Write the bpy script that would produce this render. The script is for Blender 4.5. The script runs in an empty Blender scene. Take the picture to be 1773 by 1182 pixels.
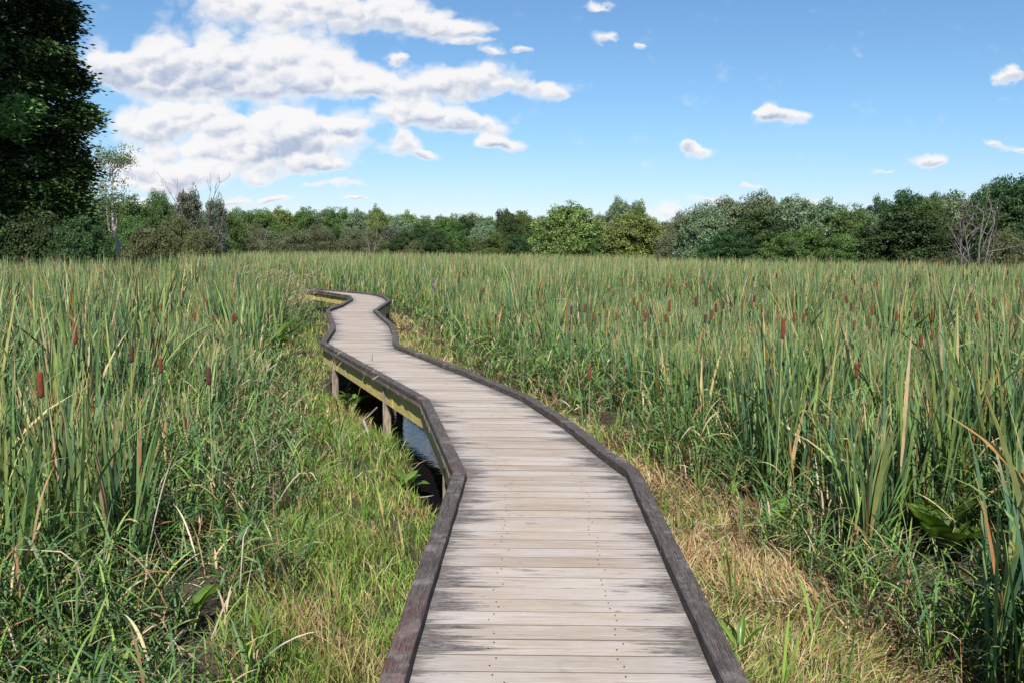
import bpy, bmesh, math, random
import numpy as np
from mathutils import Vector

C = bpy.context.scene.collection
rng = np.random.default_rng(7)
random.seed(7)

# ------------------------------------------------------------------ camera, sky, sun, exposure
F = 1480.0; CX, CY = 886.5, 591.0            # focal length and centre in photograph pixels (1773 wide)
H = 2.37; DECK = 0.72                        # eye and deck height above the marsh ground
pitch = math.atan(166 / F); roll = math.radians(0.6)
fw = np.array([0, math.cos(pitch), -math.sin(pitch)]); r0 = np.array([1.0, 0, 0]); u0 = np.cross(r0, fw)
rt = math.cos(roll) * r0 + math.sin(roll) * u0
up = -math.sin(roll) * r0 + math.cos(roll) * u0

def ray(x, y): return fw + rt * (x - CX) / F - up * (y - CY) / F
def at(x, y, D):
    d = ray(x, y); return np.array([0, 0, H]) + d * (D / d[1])

sc = bpy.context.scene
cam = bpy.data.cameras.new('camera'); co = bpy.data.objects.new('camera', cam); C.objects.link(co)
from mathutils import Matrix
m = Matrix(((rt[0], up[0], -fw[0], 0), (rt[1], up[1], -fw[1], 0), (rt[2], up[2], -fw[2], H), (0, 0, 0, 1)))
co.matrix_world = m
cam.sensor_width = 36; cam.lens = 36 * F / 1773; cam.clip_end = 3000; cam.clip_start = 0.05
sc.camera = co

SUN_EL = math.radians(48); SUN_AZ = math.radians(267)      # azimuth counter-clockwise from +X: behind the camera
sdir = Vector((math.cos(SUN_AZ) * math.cos(SUN_EL), math.sin(SUN_AZ) * math.cos(SUN_EL), math.sin(SUN_EL)))
sun = bpy.data.lights.new('sun', 'SUN'); sun.energy = 5.0; sun.angle = math.radians(0.53); sun.color = (1.0, 0.955, 0.90)
so = bpy.data.objects.new('sun', sun); C.objects.link(so)
so.rotation_euler = (-sdir).to_track_quat('-Z', 'Y').to_euler()
sc.view_settings.view_transform = 'Standard'; sc.view_settings.look = 'None'
sc.view_settings.exposure = 0.62; sc.view_settings.gamma = 1.0
sc.cycles.max_bounces = 6; sc.cycles.diffuse_bounces = 3; sc.cycles.glossy_bounces = 2
sc.cycles.transmission_bounces = 2; sc.cycles.transparent_max_bounces = 4
sc.cycles.use_denoising = True

class NT:
    def __init__(s, t): s.t = t; s.n = t.nodes; s.l = t.links
    def put(s, sock, v):
        if isinstance(v, bpy.types.NodeSocket): s.l.new(v, sock)
        elif v is not None: sock.default_value = v
    def math(s, op, a, b=None, c=None, clamp=False):
        n = s.n.new('ShaderNodeMath'); n.operation = op; n.use_clamp = clamp
        s.put(n.inputs[0], a); s.put(n.inputs[1], b); s.put(n.inputs[2], c); return n.outputs[0]
    def vm(s, op, a, b=None, c=None):
        n = s.n.new('ShaderNodeVectorMath'); n.operation = op
        s.put(n.inputs[0], a); s.put(n.inputs[1], b)
        if c is not None: s.put(n.inputs[2], c)
        return n.outputs['Value'] if op in ('LENGTH', 'DOT_PRODUCT') else n.outputs[0]
    def noise(s, vec, scale, detail=3, rough=0.55, dist=0.0, out='Fac'):
        n = s.n.new('ShaderNodeTexNoise'); s.put(n.inputs['Vector'], vec); n.inputs['Scale'].default_value = scale
        n.inputs['Detail'].default_value = detail; n.inputs['Roughness'].default_value = rough; n.inputs['Distortion'].default_value = dist
        return n.outputs[out]
    def smooth(s, v, a, b, lo=0.0, hi=1.0):
        n = s.n.new('ShaderNodeMapRange'); n.interpolation_type = 'SMOOTHSTEP'
        s.put(n.inputs[0], v); n.inputs[1].default_value = a; n.inputs[2].default_value = b
        n.inputs[3].default_value = lo; n.inputs[4].default_value = hi; return n.outputs[0]
    def mix(s, f, a, b, mode='MIX'):
        n = s.n.new('ShaderNodeMix'); n.data_type = 'RGBA'; n.blend_type = mode
        s.put(n.inputs[0], f); s.put(n.inputs[6], a); s.put(n.inputs[7], b); return n.outputs[2]
    def sep(s, v):
        n = s.n.new('ShaderNodeSeparateXYZ'); s.put(n.inputs[0], v); return n.outputs
    def comb(s, x, y, z):
        n = s.n.new('ShaderNodeCombineXYZ'); s.put(n.inputs[0], x); s.put(n.inputs[1], y); s.put(n.inputs[2], z); return n.outputs[0]

# clouds: centre and half-size of each puff, read off the photograph and turned into sky directions
PUFFS = [(255,115,120,66),(350,98,120,62),(450,100,120,62),(545,108,90,50),(630,125,80,36),(180,118,60,38),(480,150,250,34),(720,150,140,34),(840,148,110,30),(940,156,75,17),
 (540,8,230,52),(700,32,140,40),(790,48,75,22),(430,0,130,28),(250,212,120,42),(330,200,110,38),(440,228,160,42),(545,212,90,38),(520,240,130,32),(590,226,48,16),
 (760,200,130,40),(695,196,70,28),(830,216,75,20),(692,262,52,20),(683,240,18,15),(735,275,32,9),(875,254,90,15),(850,246,36,15),
 (560,285,80,18),(480,278,130,18),(350,274,160,20),(215,282,90,20),(400,256,210,18),(265,300,75,22),(200,322,75,16),(330,300,100,20),(440,312,36,14),(580,312,60,10),(400,342,70,12),(480,345,36,8),
 (1352,206,56,18),(1345,197,26,18),(1205,258,46,15),(1190,252,24,14),(1612,286,34,16),(1535,300,32,9),(1742,121,54,12),(1762,257,34,9),(1712,248,24,8),(1048,66,32,15),(1112,76,16,8),
 (1030,5,44,8),(1140,366,52,17),(1222,348,34,11),(1380,342,56,9),(820,76,55,10),(850,92,32,11),(905,93,24,8),(1300,320,20,5),(620,338,24,5),(250,352,60,12),(300,325,60,14),(470,298,90,12),(540,318,40,8),(700,97,24,10)]

def build_world():
    w = bpy.data.worlds.new('World'); sc.world = w; w.use_nodes = True
    t = NT(w.node_tree); t.n.clear()
    g = bpy.data.node_groups.new('cloud_cover', 'ShaderNodeTree')
    g.interface.new_socket('P', in_out='INPUT', socket_type='NodeSocketVector')
    g.interface.new_socket('D', in_out='OUTPUT', socket_type='NodeSocketFloat')
    k = NT(g); gi = k.n.new('NodeGroupInput'); go = k.n.new('NodeGroupOutput')
    acc = None
    g.interface.new_socket('T', in_out='OUTPUT', socket_type='NodeSocketFloat')
    for (px, py, a, b) in PUFFS:
        d = ray(px, py); u, v = d[0] / d[1], d[2] / d[1]
        sx, sy = F / (a * 1.16), F / (b * 1.2)
        o_ = (-u * sx, -v * sy, 1.0)
        if acc is not None: o_ = k.vm('MULTIPLY_ADD', acc, (1e-9, 1e-9, 1e-9), o_)    # orders the puffs one after another, keeping the shader small
        q = k.vm('MULTIPLY_ADD', gi.outputs[0], (sx, sy, 0), o_)
        wt = k.math('MULTIPLY_ADD', k.vm('DOT_PRODUCT', q, q), -0.55, 1.55, clamp=True)
        wt = k.math('MULTIPLY', wt, wt); wt = k.math('MULTIPLY', wt, wt)
        acc = k.vm('MULTIPLY_ADD', q, wt, acc if acc is not None else (0.0, 0.0, 0.0001))
    ax, ay_, az_ = k.sep(acc)
    k.l.new(k.math('SUBTRACT', az_, 0.29), go.inputs[0]); k.l.new(k.math('DIVIDE', ay_, az_), go.inputs[1])
    tc = t.n.new('ShaderNodeTexCoord')
    x, y, z = t.sep(tc.outputs['Generated'])
    ay = t.math('MAXIMUM', t.math('ABSOLUTE', y), 0.05)
    P = t.comb(t.math('DIVIDE', x, ay), t.math('DIVIDE', z, ay), 0.0)
    sky = t.n.new('ShaderNodeTexSky'); sky.sky_type = 'NISHITA'; sky.sun_disc = False
    sky.sun_elevation = SUN_EL; sky.sun_rotation = math.pi / 2 - SUN_AZ
    sky.air_density = 1.0; sky.dust_density = 0.15; sky.ozone_density = 2.5
    skyc = t.mix(1.0, sky.outputs[0], t.mix(t.smooth(z, 0.0, 0.17), (0.84, 0.88, 1.10, 1), (0.77, 1.0, 1.15, 1)), 'MULTIPLY')
    clear = t.n.new('ShaderNodeBackground'); clear.inputs[1].default_value = SKY; t.l.new(skyc, clear.inputs[0])
    # billowy edges: noise fields in direction space
    PS = t.vm('MULTIPLY', P, (1.0, 1.4, 1.0))
    warp = t.noise(PS, 8.0, 4, 0.6, out='Color')
    wv = t.vm('MULTIPLY_ADD', warp, (0.075, 0.05, 0.0), (-0.0375, -0.025, 0.0))
    w2 = t.noise(PS, 34.0, 3, 0.6, out='Color')
    wv = t.vm('ADD', wv, t.vm('MULTIPLY_ADD', w2, (0.022, 0.016, 0.0), (-0.011, -0.008, 0.0)))
    cg = t.n.new('ShaderNodeGroup'); cg.node_tree = g; t.l.new(t.vm('ADD', P, wv), cg.inputs[0])
    n1 = t.noise(PS, 24.0, 7, 0.6); n1u = t.noise(t.vm('ADD', PS, (-0.005, 0.014, 0.0)), 24.0, 7, 0.6)
    def puffs(v):
        a_ = None
        for sc_, am in ((19.0, 0.85), (47.0, 0.5)):
            n = t.n.new('ShaderNodeTexVoronoi'); n.voronoi_dimensions = '2D'; n.feature = 'F1'; n.inputs['Scale'].default_value = sc_; t.l.new(v, n.inputs['Vector'])
            d = n.outputs['Distance']; d = t.math('MULTIPLY', d, d); a_ = t.math('MULTIPLY_ADD', d, -am, a_ if a_ is not None else 0.27)
        return a_
    PB = t.vm('ADD', t.vm('ADD', P, wv), t.vm('MULTIPLY', P, (0.0, 0.35, 0.0)))
    b0 = puffs(PB); b1 = puffs(t.vm('ADD', PB, (-0.004, 0.009, 0.0)))
    D0 = t.math('ADD', cg.outputs[0], t.math('MULTIPLY_ADD', n1, 1.0, -0.52))
    D0 = t.math('ADD', D0, b0)
    alpha = t.smooth(D0, -0.14, 0.68)
    thick = t.smooth(D0, 0.1, 0.9)
    bump = t.math('ADD', t.math('MULTIPLY', t.math('SUBTRACT', n1u, n1), 1.2), t.math('MULTIPLY', t.math('SUBTRACT', b1, b0), 1.15))
    low = t.math('MULTIPLY', cg.outputs[1], -1.25)
    soft = t.math('MULTIPLY_ADD', t.noise(PS, 6.0, 3, 0.5), 0.9, -0.45)
    sh_ = t.math('ADD', t.math('ADD', low, bump), soft)
    shade = t.math('MULTIPLY', t.smooth(sh_, -0.25, 0.75), thick, clamp=True)
    ccol = t.mix(shade, (1.0, 0.985, 0.985, 1), (0.44, 0.52, 0.69, 1))
    cs = t.n.new('ShaderNodeBackground'); t.l.new(ccol, cs.inputs[0]); cs.inputs[1].default_value = CLOUD
    skb = t.n.new('ShaderNodeBackground'); skb.inputs[1].default_value = SKY; t.l.new(skyc, skb.inputs[0])
    mixc = t.n.new('ShaderNodeMixShader'); t.l.new(t.math('MULTIPLY', alpha, 0.96), mixc.inputs[0]); t.l.new(skb.outputs[0], mixc.inputs[1]); t.l.new(cs.outputs[0], mixc.inputs[2])
    # no cloud above or beside the banks in the photograph
    pu, pv, _ = t.sep(P)
    box = t.math('MULTIPLY', t.math('LESS_THAN', t.math('ABSOLUTE', pu), 0.95), t.math('LESS_THAN', t.math('ABSOLUTE', t.math('SUBTRACT', pv, 0.2)), 0.21))
    mx = t.n.new('ShaderNodeMixShader'); t.l.new(box, mx.inputs[0]); t.l.new(clear.outputs[0], mx.inputs[1]); t.l.new(mixc.outputs[0], mx.inputs[2])
    out = t.n.new('ShaderNodeOutputWorld'); t.l.new(mx.outputs[0], out.inputs[0])
SKY, CLOUD = 0.076, 0.63
build_world()

# ------------------------------------------------------------------ helpers
def mat(name):
    m = bpy.data.materials.new(name); m.use_nodes = True
    t = NT(m.node_tree); b = t.n['Principled BSDF']; return m, t, b

def mesh(name, V, Fq, material, parent=None, col=None, smooth=False, loc=None):
    """one mesh object from a vertex array and an (n,4) or (n,3) face array, or a list of faces"""
    me = bpy.data.meshes.new(name); V = np.asarray(V, dtype=np.float32)
    if isinstance(Fq, np.ndarray):
        n, k = Fq.shape
        me.vertices.add(len(V)); me.vertices.foreach_set('co', V.ravel())
        me.loops.add(n * k); me.loops.foreach_set('vertex_index', Fq.astype(np.int32).ravel())
        me.polygons.add(n); me.polygons.foreach_set('loop_start', np.arange(n, dtype=np.int32) * k)
        me.polygons.foreach_set('loop_total', np.full(n, k, dtype=np.int32))
        me.update(calc_edges=True)
    else:
        me.from_pydata([tuple(v) for v in V], [], Fq); me.update()
    if smooth: me.polygons.foreach_set('use_smooth', np.ones(len(me.polygons), dtype=bool))
    if col is not None:
        a = me.color_attributes.new('Col', 'FLOAT_COLOR', 'POINT')
        c4 = np.ones((len(V), 4), dtype=np.float32); c4[:, :3] = col; a.data.foreach_set('color', c4.ravel())
    if material: me.materials.append(material)
    o = bpy.data.objects.new(name, me); C.objects.link(o)
    if parent is not None: o.parent = parent
    if loc is not None: o.location = loc
    return o

def thing(name, label, cat, loc=(0, 0, 0), group=None):
    o = bpy.data.objects.new(name, None); C.objects.link(o); o.location = [float(v) for v in loc]; o.empty_display_size = 0.2
    o['label'] = label; o['category'] = cat
    if group: o['group'] = group
    return o
def tag(o, label=None, cat=None, group=None, kind=None):
    if label: o['label'] = label
    if cat: o['category'] = cat
    if group: o['group'] = group
    if kind: o['kind'] = kind
    return o
def dup(root, label, loc, scale=(1, 1, 1), rz=0.0, group=None, name=None):
    r = root.copy(); C.objects.link(r); r.location = loc; r.scale = scale; r.rotation_euler = (0, 0, rz); r['label'] = label
    if group: r['group'] = group
    for ch in list(root.children):
        c = ch.copy(); C.objects.link(c); c.parent = r
    return r

def tube_arrays(path, radii, n=7):
    path = np.asarray(path, float); V = []; Fs = []
    for i, p in enumerate(path):
        d = path[min(i + 1, len(path) - 1)] - path[max(i - 1, 0)]; d /= np.linalg.norm(d) + 1e-9
        a = np.cross(d, [0, 0, 1]) if abs(d[2]) < 0.9 else np.cross(d, [0, 1, 0]); a /= np.linalg.norm(a); b = np.cross(d, a)
        for j in range(n):
            t = 2 * math.pi * j / n; V.append(p + radii[i] * (a * math.cos(t) + b * math.sin(t)))
    for i in range(len(path) - 1):
        for j in range(n): Fs.append([i * n + j, i * n + (j + 1) % n, (i + 1) * n + (j + 1) % n, (i + 1) * n + j])
    return np.array(V), Fs
class MB:
    def __init__(s): s.V = []; s.F = []; s.n = 0
    def add(s, V, Fs):
        s.V.append(np.asarray(V, float)); s.F += [[i + s.n for i in f] for f in Fs]; s.n += len(V)
    def tube(s, path, radii, n=7): s.add(*tube_arrays(path, radii, n))
    def prism(s, quad, z0, z1):
        """4 corner points (x, y), counter-clockwise, extruded from z0 to z1"""
        V = [(p[0], p[1], z0) for p in quad] + [(p[0], p[1], z1) for p in quad]
        s.add(V, [[3, 2, 1, 0], [4, 5, 6, 7], [0, 1, 5, 4], [1, 2, 6, 5], [2, 3, 7, 6], [3, 0, 4, 7]])
    def build(s, name, m, parent=None, smooth=False, loc=None, bevel=0.0):
        o = mesh(name, np.concatenate(s.V), s.F, m, parent, smooth=smooth, loc=loc)
        if bevel:
            bm = bmesh.new(); bm.from_mesh(o.data)
            bmesh.ops.bevel(bm, geom=list(bm.edges), offset=bevel, segments=2, affect='EDGES', profile=0.6, clamp_overlap=True)
            bm.to_mesh(o.data); bm.free()
        return o

# ------------------------------------------------------------------ materials
def leaf_mat(name, trans=0.28, rough=0.5, spec=0.35, vary=0.25, objvary=0.0):
    m, t, b = mat(name)
    at_ = t.n.new('ShaderNodeAttribute'); at_.attribute_name = 'Col'
    tc = t.n.new('ShaderNodeTexCoord')
    f = t.noise(tc.outputs['Object'], 9.0, 2)
    c = t.mix(t.smooth(f, 0.3, 0.7), at_.outputs['Color'], t.mix(1.0, at_.outputs['Color'], (1 - vary, 1 - vary * .8, 1 - vary * .6, 1), 'MULTIPLY'))
    if objvary:
        oi = t.n.new('ShaderNodeObjectInfo'); hs = t.n.new('ShaderNodeHueSaturation')
        t.l.new(t.math('MULTIPLY_ADD', oi.outputs['Random'], 0.06, 0.47), hs.inputs['Hue'])
        t.l.new(t.math('MULTIPLY_ADD', oi.outputs['Random'], objvary, 1 - objvary / 2), hs.inputs['Value'])
        t.l.new(c, hs.inputs['Color']); c = hs.outputs[0]
    t.l.new(c, b.inputs['Base Color']); b.inputs['Roughness'].default_value = rough
    b.inputs['Specular IOR Level'].default_value = spec
    tr = t.n.new('ShaderNodeBsdfTranslucent'); t.l.new(t.mix(1.0, c, (1.25, 1.3, 0.6, 1), 'MULTIPLY'), tr.inputs[0])
    ms = t.n.new('ShaderNodeMixShader'); ms.inputs[0].default_value = trans
    t.l.new(b.outputs[0], ms.inputs[1]); t.l.new(tr.outputs[0], ms.inputs[2])
    t.l.new(ms.outputs[0], t.n['Material Output'].inputs[0]); return m
M_blade = leaf_mat('blade_green', 0.13, 0.5, 0.2)
M_grass = leaf_mat('grass_blade', 0.17, 0.55, 0.2)
M_straw = leaf_mat('dead_straw', 0.12, 0.75, 0.15)
M_crown = leaf_mat('tree_leaves', 0.15, 0.55, 0.2, 0.2, 0.3)
M_darkcrown = leaf_mat('dark_tree_leaves', 0.15, 0.55, 0.3, 0.3)
M_broad = leaf_mat('broad_leaf', 0.3, 0.32, 0.5)

def bark(name, c1, c2, sc_=14):
    m, t, b = mat(name); tc = t.n.new('ShaderNodeTexCoord')
    v = t.vm('MULTIPLY', tc.outputs['Object'], (1, 1, 0.25))
    t.l.new(t.mix(t.smooth(t.noise(v, sc_, 4), 0.35, 0.65), c1, c2), b.inputs['Base Color']); b.inputs['Roughness'].default_value = 0.9; return m
M_bark = bark('bark', (0.06, 0.05, 0.04, 1), (0.14, 0.12, 0.10, 1))
M_pale = bark('pale_bark', (0.26, 0.235, 0.20, 1), (0.42, 0.39, 0.34, 1))
M_dead = bark('dead_wood', (0.11, 0.09, 0.08, 1), (0.22, 0.19, 0.17, 1))
M_post = bark('post_wood', (0.13, 0.10, 0.075, 1), (0.29, 0.23, 0.17, 1), 30)

def deck_mat():
    m, t, b = mat('weathered_decking')
    at_ = t.n.new('ShaderNodeAttribute'); at_.attribute_name = 'Col'      # r: plank tone, g: metres to the nearer plank end, b: plank seed
    r, g_, bl = t.sep(at_.outputs['Color'])
    geo = t.n.new('ShaderNodeNewGeometry'); P = geo.outputs['Position']
    off = t.comb(t.math('MULTIPLY', bl, 37.0), 0.0, t.math('MULTIPLY', bl, 11.0))
    Pg = t.vm('ADD', P, off)
    grain = t.noise(t.vm('MULTIPLY', Pg, (1.3, 26, 1)), 2.2, 6, 0.62, 0.4)
    fine = t.noise(t.vm('MULTIPLY', Pg, (6, 190, 1)), 2.0, 3, 0.6)
    blot = t.noise(t.vm('MULTIPLY', Pg, (0.9, 3.2, 1)), 1.6, 4, 0.6)
    c = t.mix(t.smooth(blot, 0.32, 0.68), (0.355, 0.285, 0.222, 1), (0.400, 0.352, 0.308, 1))
    c = t.mix(t.smooth(r, 0.0, 1.0), t.mix(1.0, c, (0.88, 0.86, 0.83, 1), 'MULTIPLY'), t.mix(1.0, c, (1.06, 1.065, 1.07, 1), 'MULTIPLY'))
    c = t.mix(t.smooth(grain, 0.30, 0.48, 0.40, 0.0), c, (0.13, 0.105, 0.09, 1))
    c = t.mix(t.smooth(grain, 0.54, 0.72, 0.0, 0.5), c, (0.52, 0.48, 0.42, 1))
    c = t.mix(t.smooth(fine, 0.36, 0.50, 0.28, 0.0), c, (0.12, 0.10, 0.09, 1))
    # knots and black mildew patches
    spots = t.noise(t.vm('MULTIPLY', Pg, (3.2, 13.0, 1)), 1.5, 3, 0.6, 0.6)
    streak = t.noise(t.vm('MULTIPLY', Pg, (4.5, 85, 1)), 2.0, 6, 0.75)
    sp = t.math('MULTIPLY', t.smooth(spots, 0.63, 0.71), t.smooth(streak, 0.40, 0.6))
    c = t.mix(t.math('MULTIPLY', sp, 0.8), c, (0.07, 0.065, 0.075, 1))
    # black mildew creeping in from the plank ends under the rails, ragged along the grain
    reach = t.math('MULTIPLY_ADD', t.noise(t.vm('MULTIPLY', Pg, (0.4, 9.0, 1)), 1.7, 3, 0.7), 0.66, -0.19)
    reach = t.math('MULTIPLY', reach, t.math('MULTIPLY_ADD', t.math('FRACT', t.math('MULTIPLY', bl, 7.3)), 1.15, 0.4))
    edge = t.math('SUBTRACT', t.math('ADD', reach, t.math('MULTIPLY_ADD', streak, 0.8, -0.40)), g_)
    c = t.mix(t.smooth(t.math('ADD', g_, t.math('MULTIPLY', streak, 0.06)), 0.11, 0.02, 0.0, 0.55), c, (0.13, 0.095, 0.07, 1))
    e = t.smooth(edge, -0.07, 0.08)
    c = t.mix(t.smooth(g_, 0.36, 0.10, 0.0, 0.45), c, (0.37, 0.345, 0.33, 1))
    e = t.math('MULTIPLY', e, t.smooth(t.noise(t.vm('MULTIPLY', Pg, (9, 90, 1)), 2.2, 3, 0.7), 0.30, 0.58, 0.35, 0.95))
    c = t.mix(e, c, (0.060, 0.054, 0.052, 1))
    nz = t.sep(geo.outputs['True Normal'])[2]      # board sides take a darker brown than the tops
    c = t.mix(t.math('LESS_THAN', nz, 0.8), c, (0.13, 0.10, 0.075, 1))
    t.l.new(c, b.inputs['Base Color']); b.inputs['Roughness'].default_value = 0.85; b.inputs['Specular IOR Level'].default_value = 0.2
    bp = t.n.new('ShaderNodeBump'); bp.inputs['Strength'].default_value = 0.35; bp.inputs['Distance'].default_value = 0.004
    t.l.new(t.math('ADD', grain, fine), bp.inputs['Height']); t.l.new(bp.outputs[0], b.inputs['Normal'])
    return m
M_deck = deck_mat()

def rail_mat():
    m, t, b = mat('black_weathered_rail')
    at_ = t.n.new('ShaderNodeAttribute'); at_.attribute_name = 'Col'      # along, across, red paint wear
    u, v, red = t.sep(at_.outputs['Color'])
    P = t.comb(t.math('MULTIPLY', u, 1.6), t.math('MULTIPLY', v, 5.5), 0.0)
    geo = t.n.new('ShaderNodeNewGeometry')
    g = t.noise(P, 3.0, 6, 0.65, 0.4); g2 = t.noise(P, 11.0, 4, 0.6)
    pat = t.noise(geo.outputs['Position'], 5.5, 5, 0.65)
    c = t.mix(t.smooth(g, 0.32, 0.66), (0.024, 0.020, 0.018, 1), (0.112, 0.093, 0.080, 1))
    c = t.mix(t.smooth(pat, 0.52, 0.68, 0.0, 0.6), c, (0.21, 0.185, 0.175, 1))
    c = t.mix(t.smooth(g2, 0.58, 0.68, 0.0, 0.7), c, (0.36, 0.31, 0.27, 1))
    c = t.mix(t.smooth(g2, 0.44, 0.36, 0.0, 0.9), c, (0.012, 0.011, 0.011, 1))
    rr = t.math('MULTIPLY', red, t.smooth(t.noise(geo.outputs['Position'], 9.0, 5, 0.7), 0.35, 0.6))
    c = t.mix(t.math('MULTIPLY', rr, 0.28), c, (0.15, 0.045, 0.035, 1))
    t.l.new(c, b.inputs['Base Color']); b.inputs['Roughness'].default_value = 0.75; b.inputs['Specular IOR Level'].default_value = 0.2
    bp = t.n.new('ShaderNodeBump'); bp.inputs['Strength'].default_value = 0.5; bp.inputs['Distance'].default_value = 0.003
    t.l.new(t.math('ADD', g, g2), bp.inputs['Height']); t.l.new(bp.outputs[0], b.inputs['Normal']); return m
M_rail = rail_mat()

def beam_mat():
    m, t, b = mat('yellowed_beam'); geo = t.n.new('ShaderNodeNewGeometry'); P = geo.outputs['Position']
    g = t.noise(t.vm('MULTIPLY', P, (2, 2, 30)), 2.0, 4, 0.6); st = t.noise(t.vm('MULTIPLY', P, (14, 14, 1.2)), 1.5, 4, 0.6)
    c = t.mix(t.smooth(st, 0.35, 0.65), (0.46, 0.34, 0.075, 1), (0.56, 0.46, 0.17, 1))
    c = t.mix(t.smooth(g, 0.30, 0.5, 0.5, 0.0), c, (0.16, 0.12, 0.05, 1))
    c = t.mix(t.smooth(t.noise(P, 3.0, 3), 0.55, 0.7, 0, 0.5), c, (0.30, 0.30, 0.24, 1))
    t.l.new(c, b.inputs['Base Color']); b.inputs['Roughness'].default_value = 0.8; return m
M_beam = beam_mat()

# ------------------------------------------------------------------ boardwalk plan (metres; y runs away from the camera)
RL = [(-0.46, -1.0), (-0.43, 2.96), (-0.41, 3.95), (-0.36, 5.89), (-0.9, 8.76), (-3.07, 13.8), (-3.38, 16.0), (-3.6, 17.06), (-4.08, 19.02), (-4.47, 20.66), (-4.48, 22.37), (-4.68, 24.82), (-5.04, 26.37), (-5.96, 27.85), (-6.72, 29.03), (-9.6, 30.6), (-14.5, 33.0)]
RR = [(0.82, -1.0), (0.84, 2.99), (0.86, 4.45), (0.88, 6.0), (0.77, 6.44), (0.53, 7.61), (0.15, 9.03), (-0.52, 10.62), (-1.02, 11.72), (-1.82, 13.51), (-1.92, 14.0), (-2.12, 15.38), (-2.45, 17.19), (-2.91, 18.98), (-3.32, 20.63), (-3.35, 21.48), (-3.48, 24.21), (-3.95, 26.26), (-4.37, 27.44), (-5.24, 28.59), (-6.91, 30.32), (-9.6, 31.9), (-14.5, 34.4)]
def offset(poly, d):
    """mitred offset, positive to the left of travel (towards -x when going +y)"""
    P = np.array(poly, float); out = []
    for i in range(len(P)):
        a = P[max(i - 1, 0)]; b = P[i]; c = P[min(i + 1, len(P) - 1)]
        d1 = (b - a) if i else (c - b); d2 = (c - b) if i < len(P) - 1 else (b - a)
        d1 = d1 / np.linalg.norm(d1); d2 = d2 / np.linalg.norm(d2)
        n1 = np.array([-d1[1], d1[0]]); n2 = np.array([-d2[1], d2[0]]); n = n1 + n2; n /= np.linalg.norm(n)
        out.append(b + n * d / max(0.5, n @ n1))
    return np.array(out)
EL = offset(RL, 0.058); ER = offset(RR, -0.058)
def xl(y): return np.interp(y, EL[:, 1], EL[:, 0])
def xr(y): return np.interp(y, ER[:, 1], ER[:, 0])

bw = thing('boardwalk', 'weathered grey plank boardwalk zigzagging across the marsh between black edge rails', 'boardwalk')
def build_deck():
    V = []; Fs = []; cols = []; y = -0.8; gap = 0.0050; w = 0.137
    while y < 33.0:
        y0, y1 = y, y + w - gap; zt = DECK + rng.normal(0, 0.0012)
        tone = rng.random(); seed = rng.random()
        a0, a1, b0, b1 = float(xl(y0)), float(xl(y1)), float(xr(y0)), float(xr(y1))
        if b0 - a0 > 6: break
        ja, jb = rng.uniform(-0.007, 0.007, 2)
        a0 += ja; a1 += ja; b0 += jb; b1 += jb
        n = 15; e = 0.0010; base = len(V)
        ts = np.linspace(0, 1, n)
        rows = [(y0, a0, b0, DECK - 0.028), (y0, a0, b0, zt - e), (y0 + e, a0, b0, zt), (y1 - e, a1, b1, zt), (y1, a1, b1, zt - e), (y1, a1, b1, DECK - 0.028)]
        for (yy, a, b, z) in rows:
            for t in ts:
                V.append((a + (b - a) * t, yy, z)); cols.append((tone, min(t, 1 - t) * (b - a) - 0.06, seed))
        for r in range(6):
            r2 = (r + 1) % 6
            for i in range(n - 1): Fs.append([base + r * n + i, base + r * n + i + 1, base + r2 * n + i + 1, base + r2 * n + i])
        for s_, rev in ((0, 1), (n - 1, 0)):
            f = [base + r * n + s_ for r in range(6)]; Fs.append(f if rev else f[::-1])
        y += w
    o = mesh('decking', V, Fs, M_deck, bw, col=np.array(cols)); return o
build_deck()

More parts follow.
